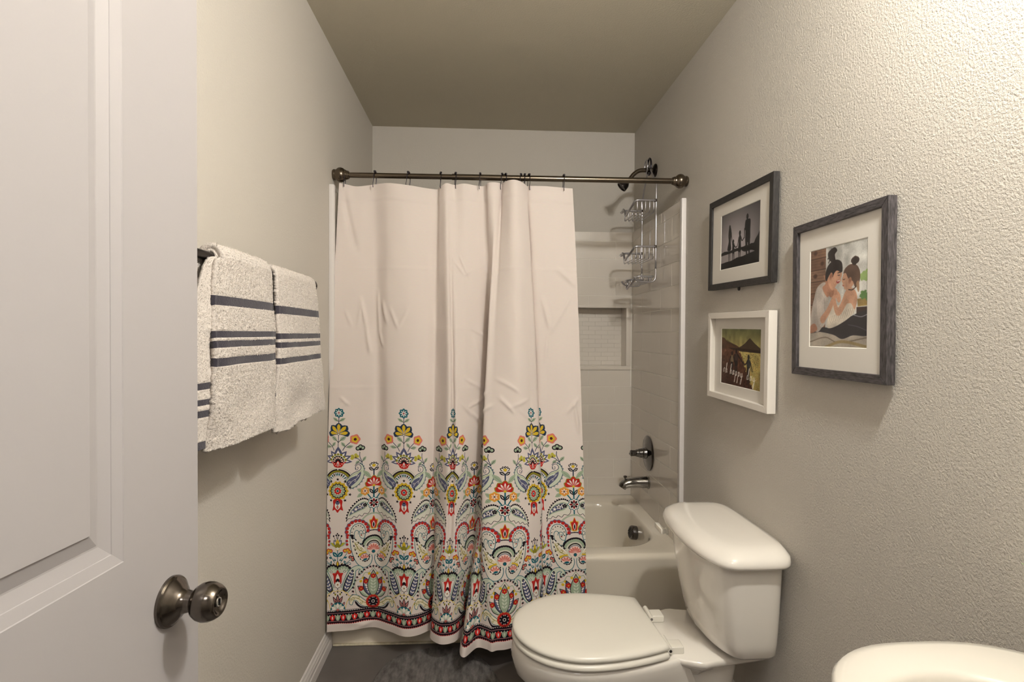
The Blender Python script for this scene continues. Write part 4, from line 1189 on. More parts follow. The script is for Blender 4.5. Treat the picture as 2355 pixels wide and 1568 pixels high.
# ------------------------------------------------------------------ bathtub
tub = thing('bathtub', (0.13, 2.64, 0.0), 'cream alcove bathtub with a plain apron behind the patterned curtain', 'bathtub')
RZ = 0.352
def rect_ring(x0, x1, y0, y1, r, z, n=80):
    """rounded rectangle, n points, starting on the +x side, counter-clockwise"""
    per = []
    cs = [(x1 - r, y1 - r, 0), (x0 + r, y1 - r, 90), (x0 + r, y0 + r, 180), (x1 - r, y0 + r, 270)]
    m = n // 4
    for cx, cy, a0 in cs:
        for k in range(m):
            a = math.radians(a0 + 90 * k / (m - 1))
            per.append((cx + r * math.cos(a), cy + r * math.sin(a), z))
    return per
tx0, tx1, ty0, ty1 = XL + .001, XR - .001, TUBF, YT - 0.001
rings = []
rings.append(rect_ring(tx0, tx1, ty0 + .008, ty1, .004, 0.001))
rings.append(rect_ring(tx0, tx1, ty0 + .004, ty1, .004, 0.18))
rings.append(rect_ring(tx0, tx1, ty0 + .001, ty1, .004, RZ - .030))
for a in (0, 25, 50, 75, 90):
    q = math.radians(a)
    rings.append(rect_ring(tx0, tx1, ty0 + .022 * (1 - math.cos(q)), ty1, .004, RZ - .022 + .022 * math.sin(q)))
bx0, bx1, by0, by1 = -0.50, 0.800, 2.322, 2.945
def basin(i, z, ex=0.0):
    return rect_ring(bx0 + i, bx1 - i * .55, by0 + i * .8, by1 - i * .8, .17 - .3 * i, z)
rings.append(basin(-.012, RZ))
for i, z in ((0.0, RZ - .003), (.010, RZ - .012), (.016, RZ - .030), (.030, RZ - .12), (.050, RZ - .22), (.075, RZ - .275), (.12, RZ - .298), (.19, RZ - .305)):
    rings.append(basin(i, z))
V, F = loft_geo(rings, True, True)
raw('basin', V, F, M['tub'], tub, True, autosmooth=1.2)
lathe('drain', [(0, .030), (.003, .030), (.004, .026), (.002, .024), (.002, .001)], (.55, 2.63, RZ - .3045), (0, 0, 1), M['chrome'], tub, 24)
# overflow plate on the sloping end
ov = lathe('overflow_plate', [(-.002, .034), (.020, .0345), (.026, .033), (.029, .0295), (.0295, .028), (.0295, .0001)], (.784, 2.672, .278), (-1, -.10, .16), M['chrome_dark'], tub, 40, .5)
oa = Vector((-1, -.10, .16)).normalized()
ou = oa.cross(Vector((0, 0, 1))).normalized(); ow = oa.cross(ou)
for k in range(5):
    t = -.019 + .0095 * k
    L = math.sqrt(.026 ** 2 - t * t)
    dv = (ow + ou * .75).normalized(); dn_ = oa.cross(dv)
    c = Vector((.784, 2.672, .278)) + oa * .0292 + dn_ * t
    tube('overflow_slot', [(c - dv * L)[:], (c + dv * L)[:]], .0023, M['black'], ov, 8)

# ---- taps on the right-hand tiled wall
XW = XT_R
TY = 2.735
val = thing('shower_valve', (XW, TY, .668), 'chrome round shower valve plate with lever handle on the tiled wall', 'valve')
lathe('valve_plate', [(0, .088), (.004, .090), (.007, .086), (.009, .074), (.0125, .066), (.013, .050), (.016, .044), (.016, .001)], (XW, TY, .668), (-1, 0, 0), M['chrome_plate'], val, 56, .5)
hd_ = lathe('valve_handle', [(.012, .030), (.030, .028), (.034, .026), (.036, .0235), (.052, .022), (.054, .0195), (.066, .0185), (.070, .015), (.086, .0155), (.092, .0165), (.096, .013), (.097, .001)], (XW, TY, .668), (-1, 0, 0), M['chrome_dark'], val, 32, .5)
tube('handle_grip', [(XW - .082, TY - .020, .672), (XW - .088, TY, .667), (XW - .090, TY + .022, .660)], [.0075, .0095, .0075], M['chrome_dark'], hd_, 12)

sp = thing('tub_spout', (XW, TY, .515), 'chrome tub spout with diverter knob under the shower valve', 'faucet')
P = [(XW, TY, .517), (XW - .03, TY, .517), (XW - .07, TY, .516), (XW - .105, TY, .513), (XW - .128, TY, .504), (XW - .138, TY, .490)]
tube('spout', smooth_path(P, 5), list(np.interp(np.linspace(0, 1, 26), [0, .15, .5, .8, 1], [.031, .030, .0265, .0235, .0195])), M['chrome'], sp, 24)
lathe('spout_collar', [(0, .034), (.006, .034), (.009, .031)], (XW, TY, .517), (-1, 0, 0), M['chrome'], sp, 32)
dk = tube('diverter_stem', [(XW - .122, TY, .520), (XW - .122, TY, .545)], .004, M['chrome'], sp, 12)
lathe('diverter_knob', [(0, .005), (.002, .0085), (.008, .0095), (.011, .006), (.012, .001)], (XW - .122, TY, .541), (0, 0, 1), M['chrome_dark'], sp, 20)

sh = thing('shower_fixture', (XR, 2.70, 2.112), 'dark nickel shower head on a curved arm above the curtain rod', 'shower head')
lathe('flange', [(0, .033), (.003, .034), (.008, .030), (.013, .020), (.016, .012)], (XR, 2.70, 2.112), (-1, 0, 0), M['darkmetal'], sh, 40, .6)
AP = smooth_path([(XR - .002, 2.70, 2.112), (XR - .05, 2.70, 2.112), (XR - .085, 2.70, 2.108), (XR - .112, 2.70, 2.090), (XR - .132, 2.70, 2.064), (XR - .139, 2.70, 2.055)], 6)
tube('shower_arm', AP, .0105, M['bronze'], sh, 16)
hb = Vector((XR - .134, 2.70, 2.062)); ha = Vector((-.72, 0, -.69))
lathe('spray_head', [(0, .011), (.006, .0135), (.010, .0135), (.014, .012), (.018, .015), (.030, .0235), (.052, .0275), (.056, .027), (.056, .0235), (.052, .0225), (.052, .001)], hb, ha, M['darkmetal'], sh, 32, .5)

# ---- wire caddy hanging from the shower arm
cad = thing('shower_caddy', (.835, 2.70, 1.55), 'grey wire shower caddy with two baskets and a soap dish hanging from the shower arm', 'shower caddy')
xb = .846
yn, yfr = 2.585, 2.815
wires = []
def W(pts, r=.0032, n=8): wires.append(tube_geo(pts, r, n))
# hanging frame: two uprights joined by a loop over the arm
fr = smooth_path([(xb, yn, 1.60), (xb, yn, 1.80), (xb, yn, 2.00)], 4) + smooth_path([(xb, yn + .004, 2.02), (xb, 2.655, 2.085), (xb, 2.680, 2.120), (xb, 2.70, 2.136), (xb, 2.72, 2.120), (xb, 2.745, 2.085), (xb, yfr - .004, 1.99)], 6) + smooth_path([(xb, yfr, 1.96), (xb, yfr, 1.75), (xb, yfr, 1.60)], 4)
V, F = tube_geo(fr, .0042, 10)
raw('hanging_frame', V, F, M['wire'], cad, True)
def ring_y(x, r, z=2.130):
    return [(x, 2.70 + r * math.cos(a), z + r * 1.35 * math.sin(a)) for a in np.linspace(0, 2 * PI, 25)[:-1]]
V, F = tube_geo(ring_y(XR - .032, .030), .0050, 8, closed=True)
raw('hanging_loop', V, F, M['hook'], cad, True)
V, F = tube_geo(ring_y(XR - .048, .024), .0032, 8, closed=True)
raw('hanging_loop', V, F, M['wire'], cad, True)
def basket(zr, xf, drop, depth_n, name, y0=yn, y1=yfr, nw=5):
    b = None
    rail = smooth_path([(xb, y0, zr), (xb - .04, y0, zr), (xf + .022, y0, zr), (xf + .008, y0 + .004, zr - .004)], 4) + smooth_path([(xf, y0 + .018, zr - .020), (xf - .006, y0 + .045, zr - .036), (xf - .008, y0 + .085, zr - .045), (xf - .008, y0 + .115, zr - .052), (xf - .008, (y0 + y1) / 2 + .02, zr - .028), (xf - .008, (y0 + y1) / 2 + .045, zr - .010), (xf - .006, (y0 + y1) / 2 + .075, zr - .018), (xf - .004, y1 - .012, zr - .014), (xf + .004, y1, zr - .006)], 4) + smooth_path([(xf + .03, y1, zr), (xb - .04, y1, zr), (xb, y1, zr)], 4)
    V, F = tube_geo(rail, .0052, 10)
    b = raw(name, V, F, M['wire'], cad, True)
    for k in range(nw):
        x = xf + .018 + (xb - xf - .030) * k / (nw - 1)
        pts = smooth_path([(x, y0, zr), (x, y0 + .001, zr - drop + .012), (x, y0 + .010, zr - drop), (x, y0 + .03, zr - drop)], 4) + smooth_path([(x, y1 - .03, zr - drop), (x, y1 - .010, zr - drop), (x, y1 - .001, zr - drop + .012), (x, y1, zr)], 4)
        V, F = tube_geo(pts, .0027, 7)
        raw('basket_wire', V, F, M['wire'], b, True)
    return b
basket(1.932, .735, .056, 0, 'wire_basket')
basket(1.708, .733, .056, 0, 'wire_basket')
basket(1.566, .752, .026, 0, 'soap_dish', yn + .030, yfr - .030, 6)
for y in (yn, yfr):
    V, F = tube_geo(smooth_path([(xb, y, 1.605), (xb, y, 1.570), (xb - .004, y, 1.548), (xb - .020, y, 1.536), (xb - .050, y, 1.536), (xb - .085, y, 1.539), (xb - .100, y - .004, 1.548), (xb - .108, y - .006, 1.560)], 5), .0042, 10)
    raw('razor_hook', V, F, M['wire'], cad, True)
for y in (yn, yfr):
    for z in (1.932, 1.708):
        V, F = lathe_geo([(-.007, .006), (.007, .006)], (xb - .002, y, z), (0, 0, 1), 12)
        raw('wire_clamp', V, F, M['darkmetal'], cad, True, autosmooth=.6)

# ------------------------------------------------------------------ curtain rod, rings, curtain
RY, RDZ, RR = 2.272, 1.9345, 0.0120
def rod_z(x): return RDZ + (x - .12) * .0030
rod = thing('curtain_rod', (XL, RY, RDZ), 'brushed bronze tension curtain rod with ball ends across the tub', 'curtain rod')
xj = -.118
tube('rod_tube', [(XL + .03, RY, rod_z(XL)), (xj, RY, rod_z(xj))], RR * .90, M['bronze'], rod, 28)
tube('rod_sleeve', [(xj - .004, RY, rod_z(xj)), (XR - .03, RY, rod_z(XR))], RR, M['bronze'], rod, 28)
lathe('rod_joint', [(0, RR * 1.08), (.006, RR * 1.08)], (xj - .006, RY, rod_z(xj)), (1, 0, 0), M['bronze'], rod, 28)
fin = [(0, .020), (.004, .0225), (.008, .0225), (.010, .021), (.016, .0235), (.024, .0292), (.033, .0305), (.042, .0275), (.049, .0215), (.0505, .0195), (.053, .0195), (.055, .0185), (.058, .0185), (.060, .0170), (.064, .0165), (.066, .0150), (.066, .010)]
lathe('rod_finial', fin, (XL, RY, rod_z(XL)), (1, 0, 0), M['bronze'], rod, 40, .5)
lathe('rod_finial', fin, (XR, RY, rod_z(XR)), (-1, 0, 0), M['bronze'], rod, 40, .5)

# hooks: a wire loop with small beads over the rod, dropping to a point through the cloth
HOOKX = [-0.5657, -0.4434, -0.3059, -0.1729, -0.1115, -0.0081, 0.0848, 0.0976, 0.1635, 0.1782, 0.1966, 0.3441]
HLAB = ['black beaded wire hook at the left end of the curtain rod',
        'second black beaded hook from the left end of the curtain rod',
        'third black beaded hook from the left end of the curtain rod',
        'fourth black beaded hook from the left, just left of the rod joint',
        'fifth black beaded hook from the left, just right of the rod joint',
        'sixth black beaded hook from the left, alone near the middle of the curtain',
        'left hook of the close pair at the tall middle pleat of the curtain',
        'right hook of the close pair at the tall middle pleat of the curtain',
        'left hook of the three bunched hooks right of the tall pleat',
        'middle hook of the three bunched hooks right of the tall pleat',
        'right hook of the three bunched hooks right of the tall pleat',
        'black beaded hook alone at the right edge of the shower curtain']
def hook_geo(kind):
    r = RR + .0035
    if kind == 'wire':
        pts = [(0, .0165, -.054), (0, .0150, -.040), (.002, .0165, -.020), (.002, .0165, 0)]
        for a in np.linspace(15, 165, 9): pts.append((.001, r * math.cos(math.radians(a)), r * math.sin(math.radians(a))))
        pts += [(0, -.0165, 0), (-.001, -.0175, -.020), (-.003, -.0195, -.036), (-.003, -.0205, -.048), (-.002, -.0200, -.054)]
        return tube_geo(pts, .0015, 7)
    parts = []
    for a in (62, 90, 118):
        c = Vector((.001, (r + .0015) * math.cos(math.radians(a)), (r + .0015) * math.sin(math.radians(a))))
        parts.append(lathe_geo([(-.0042, .0006), (-.0036, .0025), (-.002, .004), (0, .0046), (.002, .004), (.0036, .0025), (.0042, .0006)], c, (0, -math.sin(math.radians(a)), math.cos(math.radians(a))), 12))
    return parts
hook0 = None
for i, (x, lab) in enumerate(zip(HOOKX, HLAB)):
    loc = (x, RY, rod_z(x))
    rz = [.18, -.06, -.22, .2, .26, -.05, -.25, .28, -.2, .06, .25, .1][i]
    if hook0 is None:
        hook0 = thing('curtain_hook', (0, 0, 0), lab, 'curtain hook', 'beaded hooks along the curtain rod')
        hw = raw('hook_wire', *hook_geo('wire'), M['hook'], hook0)
        for v, f in hook_geo('beads'): raw('bead', v, f, M['hook'], hook0)
        h = hook0
    else:
        h = hook0.copy(); COL.objects.link(h)
        for ch in hook0.children:
            c = ch.copy(); COL.objects.link(c); c.parent = h
        h['label'] = lab
    h.location = loc
    h.rotation_euler = (0, 0, rz)

# the cloth: fold lines (distance along the cloth, place at the top, place at the hem)
ZH, ZC0 = 0.100, 1.915
PER, A0 = 0.268, 0.045
# (distance along the cloth, x, y) at the top and at the hem, metres
TOP = [(0.0, -0.5856, 2.26), (0.1, -0.5181, 2.2728), (0.19, -0.4448, 2.2792), (0.25, -0.3847, 2.252), (0.313, -0.3269, 2.244), (0.42, -0.2232, 2.2712), (0.447, -0.1915, 2.2792), (0.5, -0.1738, 2.26), (0.56, -0.1474, 2.2408), (0.62, -0.1126, 2.2584), (0.68, -0.0727, 2.2504), (0.74, -0.0189, 2.2712), (0.78, 0.0084, 2.2824), (0.803, 0.0192, 2.2664), (0.83, 0.0244, 2.2456), (0.87, 0.0476, 2.2376), (0.91, 0.0753, 2.2584), (0.935, 0.087, 2.2792), (0.95, 0.0884, 2.268), (0.983, 0.1035, 2.2392), (1.05, 0.1345, 2.2152), (1.117, 0.1682, 2.236), (1.155, 0.1865, 2.26), (1.27, 0.1775, 2.308), (1.39, 0.1844, 2.2792), (1.51, 0.18, 2.316), (1.63, 0.1831, 2.2856), (1.66, 0.1961, 2.2648), (1.7, 0.2462, 2.2536), (1.787, 0.3432, 2.2648), (1.83, 0.3809, 2.2584)]
HEM = [(0, -0.6022, 2.1502), (0.1, -0.5103, 2.1616), (0.19, -0.4175, 2.1765), (0.25, -0.3547, 2.1417), (0.313, -0.295, 2.105), (0.42, -0.2044, 2.1409), (0.447, -0.1856, 2.1624), (0.5, -0.1914, 2.094), (0.56, -0.1507, 2.0448), (0.62, -0.1019, 2.0541), (0.68, -0.0706, 2.1066), (0.74, -0.0549, 2.153), (0.78, -0.067, 2.1003), (0.803, -0.0731, 1.996), (0.83, -0.059, 1.9574), (0.87, -0.012, 2.0154), (0.91, 0.0271, 2.0023), (0.935, 0.0463, 1.9875), (0.95, 0.0594, 1.9952), (0.983, 0.092, 1.9992), (1.05, 0.1558, 2.0245), (1.117, 0.2203, 2.0389), (1.155, 0.244, 2.0704), (1.27, 0.2312, 2.1428), (1.39, 0.2342, 2.0739), (1.51, 0.2381, 2.1425), (1.63, 0.2433, 2.0949), (1.66, 0.2535, 2.0791), (1.7, 0.2878, 2.0928), (1.787, 0.3825, 2.0821), (1.83, 0.4265, 2.0955)]
TOPZ = [(0.0, 1.8949), (0.03, 1.8928), (0.1, 1.8838), (0.19, 1.8978), (0.25, 1.897), (0.313, 1.8907), (0.38, 1.8859), (0.45, 1.8812), (0.52, 1.8896), (0.56, 1.9007), (0.62, 1.8956), (0.68, 1.9014), (0.74, 1.8974), (0.78, 1.901), (0.87, 1.9058), (0.94, 1.9081), (0.985, 1.9126), (1.05, 1.9121), (1.12, 1.9068), (1.16, 1.8963), (1.27, 1.9042), (1.39, 1.8962), (1.51, 1.9065), (1.63, 1.9021), (1.7, 1.8984), (1.787, 1.896), (1.83, 1.8914)]
MID = [(0, -0.6123, 2.19), (0.045, -0.5712, 2.19), (0.1, -0.5106, 2.195), (0.179, -0.431, 2.203), (0.19, -0.4194, 2.206), (0.25, -0.3688, 2.175), (0.313, -0.3046, 2.16), (0.42, -0.2121, 2.18), (0.447, -0.193, 2.2), (0.47, -0.1855, 2.195), (0.5, -0.1657, 2.165), (0.56, -0.1214, 2.118), (0.581, -0.1104, 2.136), (0.6, -0.0996, 2.124), (0.62, -0.0878, 2.128), (0.66, -0.0629, 2.15), (0.7, -0.0374, 2.175), (0.74, -0.0042, 2.2), (0.77, 0.0118, 2.21), (0.8, 0.0244, 2.214), (0.84, 0.0313, 2.2), (0.87, 0.0186, 2.165), (0.9, 0.0063, 2.11), (0.92, 0.0198, 2.098), (0.935, 0.0367, 2.093), (0.95, 0.0552, 2.09), (0.983, 0.0956, 2.085), (1.05, 0.1553, 2.09), (1.1, 0.1943, 2.108), (1.117, 0.2053, 2.115), (1.135, 0.2181, 2.122), (1.15, 0.2351, 2.135), (1.165, 0.2408, 2.155), (1.27, 0.2302, 2.206), (1.39, 0.2344, 2.178), (1.51, 0.2305, 2.209), (1.63, 0.2323, 2.192), (1.655, 0.2418, 2.164), (1.67, 0.2501, 2.16), (1.7, 0.2752, 2.163), (1.787, 0.3732, 2.155), (1.83, 0.4173, 2.163)]
def spline(s, S, Y):
    Y = np.array(Y)
    m = np.gradient(Y, S)
    d = np.diff(Y) / np.diff(S)
    for i in range(1, len(S) - 1):
        m[i] = (d[i - 1] * (S[i + 1] - S[i]) + d[i] * (S[i] - S[i - 1])) / (S[i + 1] - S[i - 1])
    k = np.clip(np.searchsorted(S, s) - 1, 0, len(S) - 2)
    h = S[k + 1] - S[k]
    t = (s - S[k]) / h
    return ((2 * t ** 3 - 3 * t ** 2 + 1) * Y[k] + (t ** 3 - 2 * t ** 2 + t) * h * m[k] + (-2 * t ** 3 + 3 * t ** 2) * Y[k + 1] + (t ** 3 - t ** 2) * h * m[k + 1])
NS, NT = 520, 330
s_ = np.linspace(0, 1.83, NS)
tau = np.linspace(0, 1, NT)
def level(T):
    k = np.array([t[0] for t in T])
    return spline(s_, k, [t[1] for t in T]), spline(s_, k, [t[2] for t in T])
TX, TYv = level(TOP); MX, MY = level(MID); HX, HY = level(HEM)
ZM = .75
tm = (ZC0 - ZM) / (ZC0 - ZH)
def blend(a, m, h):
    """top -> middle -> hem, smooth through the middle, quick to leave the top"""
    g0 = (m - a) / tm * 1.35
    g1 = .5 * ((m - a) / tm + (h - m) / (1 - tm))
    g2 = (h - m) / (1 - tm)
    out = np.empty((NT, NS))
    for i, t in enumerate(tau):
        if t < tm:
            q, H, A, B, GA, GB = t / tm, tm, a, m, g0, g1
        else:
            q, H, A, B, GA, GB = (t - tm) / (1 - tm), 1 - tm, m, h, g1, g2
        out[i] = (2 * q ** 3 - 3 * q * q + 1) * A + (q ** 3 - 2 * q * q + q) * H * GA + (-2 * q ** 3 + 3 * q * q) * B + (q ** 3 - q * q) * H * GB
    return out
Xg = blend(TX, MX, HX)
Yg = blend(TYv, MY, HY)
ztop = np.interp(s_, [t[0] for t in TOPZ], [t[1] for t in TOPZ])
ztop = np.convolve(np.pad(ztop, 6, mode='edge'), np.ones(13) / 13, 'valid')
ztop = np.where(np.abs(TYv - RY) < .022, np.minimum(ztop, 1.917), ztop)
Zg = ztop[None, :] * (1 - tau[:, None]) + ZH * tau[:, None]
# creases from the packaging and soft wrinkles, along the cloth normal
dXs = np.gradient(Xg, axis=1); dYs = np.gradient(Yg, axis=1)
L = np.hypot(dXs, dYs) + 1e-9
NXn, NYn = dYs / L, -dXs / L
disp = .0012 * blur_noise(NT, NS, 34, RNG) + .0007 * blur_noise(NT, NS, 13, RNG)
Sg = np.broadcast_to(s_[None, :], Zg.shape)
def ridge(p, q, amp, wd):
    (s0, z0), (s1, z1) = p, q
    d = np.array([s1 - s0, z1 - z0]); LL = d @ d
    t = np.clip(((Sg - s0) * d[0] + (Zg - z0) * d[1]) / LL, 0, 1)
    r2 = (Sg - s0 - t * d[0]) ** 2 + (Zg - z0 - t * d[1]) ** 2
    return amp * np.exp(-r2 / (wd * wd)) * np.sin(PI * np.clip(t, .02, .98)) ** .5
for z in (1.545, 1.30, 1.06, .83, .60): disp += .0011 * np.exp(-((Zg - z) / .006) ** 2) * (.5 + .5 * np.sin(Sg * 9 + z * 7))
for p, q, a, wd in (((.125, 1.42), (.15, 1.30), .004, .010), ((.15, 1.30), (.165, 1.20), .005, .010), ((.06, 1.37), (.085, 1.31), .0022, .008), ((.11, 1.31), (.125, 1.40), .0022, .008),
                    ((.225, 1.41), (.245, 1.32), .004, .009), ((.29, 1.30), (.335, 1.38), .002, .008), ((.26, 1.38), (.29, 1.30), .003, .008), ((.20, 1.45), (.205, 1.27), .004, .010),
                    ((.21, 1.28), (.225, 1.23), .004, .008), ((.60, 1.58), (.67, 1.52), .003, .008), ((.67, 1.52), (.71, 1.54), .002, .007), ((.64, 1.60), (.70, 1.50), .0025, .007),
                    ((.70, 1.30), (.76, 1.27), .003, .008), ((.71, 1.28), (.74, 1.12), .002, .007), ((.66, 1.10), (.78, 1.04), .003, .008), ((.64, 1.00), (.70, .95), .004, .009), ((.68, .98), (.77, 1.02), .003, .008),
                    ((.70, .96), (.75, .91), .004, .008), ((.95, 1.10), (1.05, 1.05), .0035, .008), ((.96, 1.03), (1.02, .97), .004, .009), ((1.0, .99), (1.10, 1.02), .003, .008), ((.88, .96), (.94, 1.00), .004, .008),
                    ((.85, 1.02), (.92, 1.05), .003, .008), ((1.05, .98), (1.12, .93), .003, .008), ((1.69, 1.43), (1.72, 1.29), .005, .010), ((1.72, 1.29), (1.80, 1.44), .003, .009), ((1.71, 1.29), (1.695, 1.16), .003, .008),
                    ((1.75, 1.55), (1.82, 1.48), .004, .012), ((1.77, .96), (1.82, 1.02), .004, .009), ((1.80, 1.0), (1.815, .88), .005, .009), ((.05, 1.02), (.08, .99), .003, .007), ((.02, .95), (.07, 1.0), .003, .007),
                    ((.03, 1.85), (.10, 1.62), -.006, .020), ((.06, .14), (.15, .12), .004, .012), ((.11, .105), (.18, .125), .004, .012)):
    disp += ridge(p, q, a * 1.5, wd * .85)
Xg = Xg + NXn * disp; Yg = Yg + NYn * disp
# sewn top hem: cloth doubled for 6.5 cm, with a stitched step; bottom hem a little thicker too
band = 1 / (1 + np.exp(-(Zg - (ztop[None, :] - .066)) / .0016))
low = 1 / (1 + np.exp((Zg - (ZH + .030)) / .0012))
Xg = Xg + NXn * .0020 * (band + low); Yg = Yg + NYn * .0020 * (band + low)
cur = None
V = np.stack([Xg, Yg, Zg], -1).reshape(-1, 3)
idx = np.arange(NS * NT).reshape(NT, NS)
F = np.stack([idx[:-1, :-1], idx[1:, :-1], idx[1:, 1:], idx[:-1, 1:]], -1).reshape(-1, 4)
me = bpy.data.meshes.new('shower_curtain')
org = np.array([.1, RY, 1.92])
me.vertices.add(len(V)); me.vertices.foreach_set('co', (V - org).ravel())
me.loops.add(F.size); me.loops.foreach_set('vertex_index', F.ravel())
me.polygons.add(len(F)); me.polygons.foreach_set('loop_start', np.arange(0, F.size, 4)); me.polygons.foreach_set('loop_total', np.full(len(F), 4))
me.polygons.foreach_set('use_smooth', np.ones(len(F), bool))
me.update(calc_edges=True)
border = to_image('curtain_print', draw_border())
HP = 2701 / 2963.0
uvl = me.uv_layers.new(name='cloth')
U = (Sg - A0) / PER + .5
Tt = np.clip((1 - tau[:, None]) * (1.9 - ZH) / HP + 0 * Sg, .0005, .9995)
uvs = np.stack([U, Tt], -1).reshape(-1, 2)[F.ravel()]
uvl.data.foreach_set('uv', uvs.ravel().astype(np.float32))
m, nt, b = new_mat('printed_cotton')
ti = nt.nodes.new('ShaderNodeTexImage'); ti.image = border; ti.extension = 'REPEAT'
uvn = nt.nodes.new('ShaderNodeUVMap'); uvn.uv_map = 'cloth'
nt.links.new(uvn.outputs[0], ti.inputs[0])
tc = nt.nodes.new('ShaderNodeTexCoord'); mp = nt.nodes.new('ShaderNodeMapping'); mp.inputs['Scale'].default_value = (1, 1, 14)
nz = nt.nodes.new('ShaderNodeTexNoise'); nz.inputs['Scale'].default_value = 60; nz.inputs['Detail'].default_value = 3
nt.links.new(tc.outputs['Object'], mp.inputs[0]); nt.links.new(mp.outputs[0], nz.inputs[0])
mxn = nt.nodes.new('ShaderNodeMix'); mxn.data_type = 'RGBA'; mxn.blend_type = 'MULTIPLY'; mxn.inputs[0].default_value = .10
nt.links.new(ti.outputs[0], mxn.inputs[6]); nt.links.new(nz.outputs['Color'], mxn.inputs[7])
nt.links.new(mxn.outputs[2], b.inputs['Base Color'])
b.inputs['Roughness'].default_value = .85; b.inputs['Specular IOR Level'].default_value = .15
b.inputs['Sheen Weight'].default_value = .1
me.materials.append(m)
cur = bpy.data.objects.new('shower_curtain', me)
cur.location = org
COL.objects.link(cur)
ORG[cur.name] = Vector(org)
tag(cur, 'white shower curtain with a colourful paisley and flower border hanging outside the tub', 'shower curtain')

# ------------------------------------------------------------------ toilet
TYC = 1.655
toi = thing('toilet', (.45, TYC, 0), 'white two-piece toilet with closed lid against the right wall', 'toilet')
def egg(cx, rf, half, xb_, hb, z, n=72, k=1.0):
    """seat outline: half ellipse in front (towards -x), easing to a narrower straight back; ccw from the back corner"""
    pts = []
    m = n // 2
    for i in range(m):                       # near side back -> front tip
        t = i / m
        if t < .42:
            q = t / .42
            x = xb_ + (cx - xb_) * q
            h = hb + (half - hb) * math.sin(q * PI / 2) ** .9
        else:
            q = (t - .42) / .58 * PI / 2
            x = cx - rf * math.sin(q)
            h = half * math.cos(q)
        pts.append((x, -h))
    front = [(x, h) for x, h in pts]
    other = [(x, -h) for x, h in pts[1:]][::-1]
    return [(x, TYC + y, z) for x, y in front + [(cx - rf, 0)] + other]
def shrink(r, d, z):
    c = np.mean(np.array(r), axis=0)
    out = []
    for p in r:
        v = np.array(p[:2]) - c[:2]
        L = np.hypot(*v)
        q = c[:2] + v * (1 - d / L)
        out.append((q[0], q[1], z))
    return out
# bowl: foot, waist, bulge, rim, then the deck behind
ZR = .338
R_ = lambda cx, rf, h, xb2, hb, z: egg(cx, rf, h, xb2, hb, z)
rings = [R_(.42, .20, .105, .70, .10, 0.0), R_(.42, .205, .108, .70, .10, .012), R_(.42, .195, .100, .70, .095, .05), R_(.40, .19, .098, .69, .09, .12), R_(.36, .20, .120, .67, .09, .19),
         R_(.33, .222, .158, .64, .10, .25), R_(.315, .218, .178, .62, .115, .295), R_(.312, .212, .184, .60, .125, .318), R_(.312, .209, .184, .595, .128, ZR - .008), R_(.312, .204, .180, .590, .126, ZR - .001), R_(.312, .198, .175, .586, .122, ZR)]
V, F = loft_geo(rings)
raw('bowl', V, F, M['porcelain'], toi, True, autosmooth=1.1)
# deck that carries the tank
def deck_ring(g, z):
    return [(x, TYC + y, z) for x, y in [(.50 + g, -.112 + g), (.56 + g * .5, -.124 + g), (.605, -.142 + g), (.636, -.154 + g), (.652, -.155 + g), (.668, -.150 + g), (.845 - g, -.120 + g), (.845 - g, .120 - g), (.668, .150 - g), (.652, .155 - g), (.636, .154 - g), (.605, .142 - g), (.56 + g * .5, .124 - g), (.50 + g, .112 - g)]]
V, F = loft_geo([deck_ring(.075, ZR - .085), deck_ring(.050, ZR - .055), deck_ring(.022, ZR - .033), deck_ring(.004, ZR - .020), deck_ring(.000, ZR - .012), deck_ring(0, ZR - .004), deck_ring(.004, ZR + .001)])
raw('deck', V, F, M['porcelain'], toi, True, autosmooth=.9)
ped = [at_z(superell(.66, TYC, .12, .085, 3), 0), at_z(superell(.66, TYC, .115, .08, 3), .15), at_z(superell(.67, TYC, .13, .09, 3), ZR - .05)]
V, F = loft_geo(ped); raw('trapway', V, F, M['porcelain'], toi, True, autosmooth=.9)
# seat ring and lid, both with soft rolled edges
so = R_(.312, .214, .194, .548, .142, 0)
rings = [shrink(so, .010, ZR + .004), shrink(so, .002, ZR + .008), shrink(so, 0, ZR + .013), shrink(so, .002, ZR + .020), shrink(so, .010, ZR + .0238), shrink(so, .04, ZR + .0245)]
V, F = loft_geo(rings); raw('seat', V, F, M['seat'], toi, True, autosmooth=1.2)
lo_ = R_(.312, .212, .192, .548, .140, 0)
LZ = ZR + .0275
rings = [shrink(lo_, .016, LZ), shrink(lo_, .006, LZ + .001), shrink(lo_, .001, LZ + .006), shrink(lo_, 0, LZ + .010), shrink(lo_, .003, LZ + .0155), shrink(lo_, .010, LZ + .0195), shrink(lo_, .028, LZ + .0225), shrink(lo_, .060, LZ + .0250), shrink(lo_, .11, LZ + .0265), shrink(lo_, .14, LZ + .027)]
V, F = loft_geo(rings); raw('lid', V, F, M['seat'], toi, True, autosmooth=1.2)
for s in (-1, 1):
    y = TYC + s * .088
    hg = box('hinge', (.548, y - .022, ZR + .0005), (.602, y + .022, ZR + .022), M['seat'], toi, .004, 3)
    tube('hinge_pin', [(.556, y - .036 * 1, ZR + .019), (.556, y + .036, ZR + .019)], .0085, M['seat'], hg, 16)
    lathe('pin_hole', [(0, .0042), (.0008, .0042)], (.556, y - .0364, ZR + .019), (0, -1, 0), M['chrome_dark'], hg, 14)
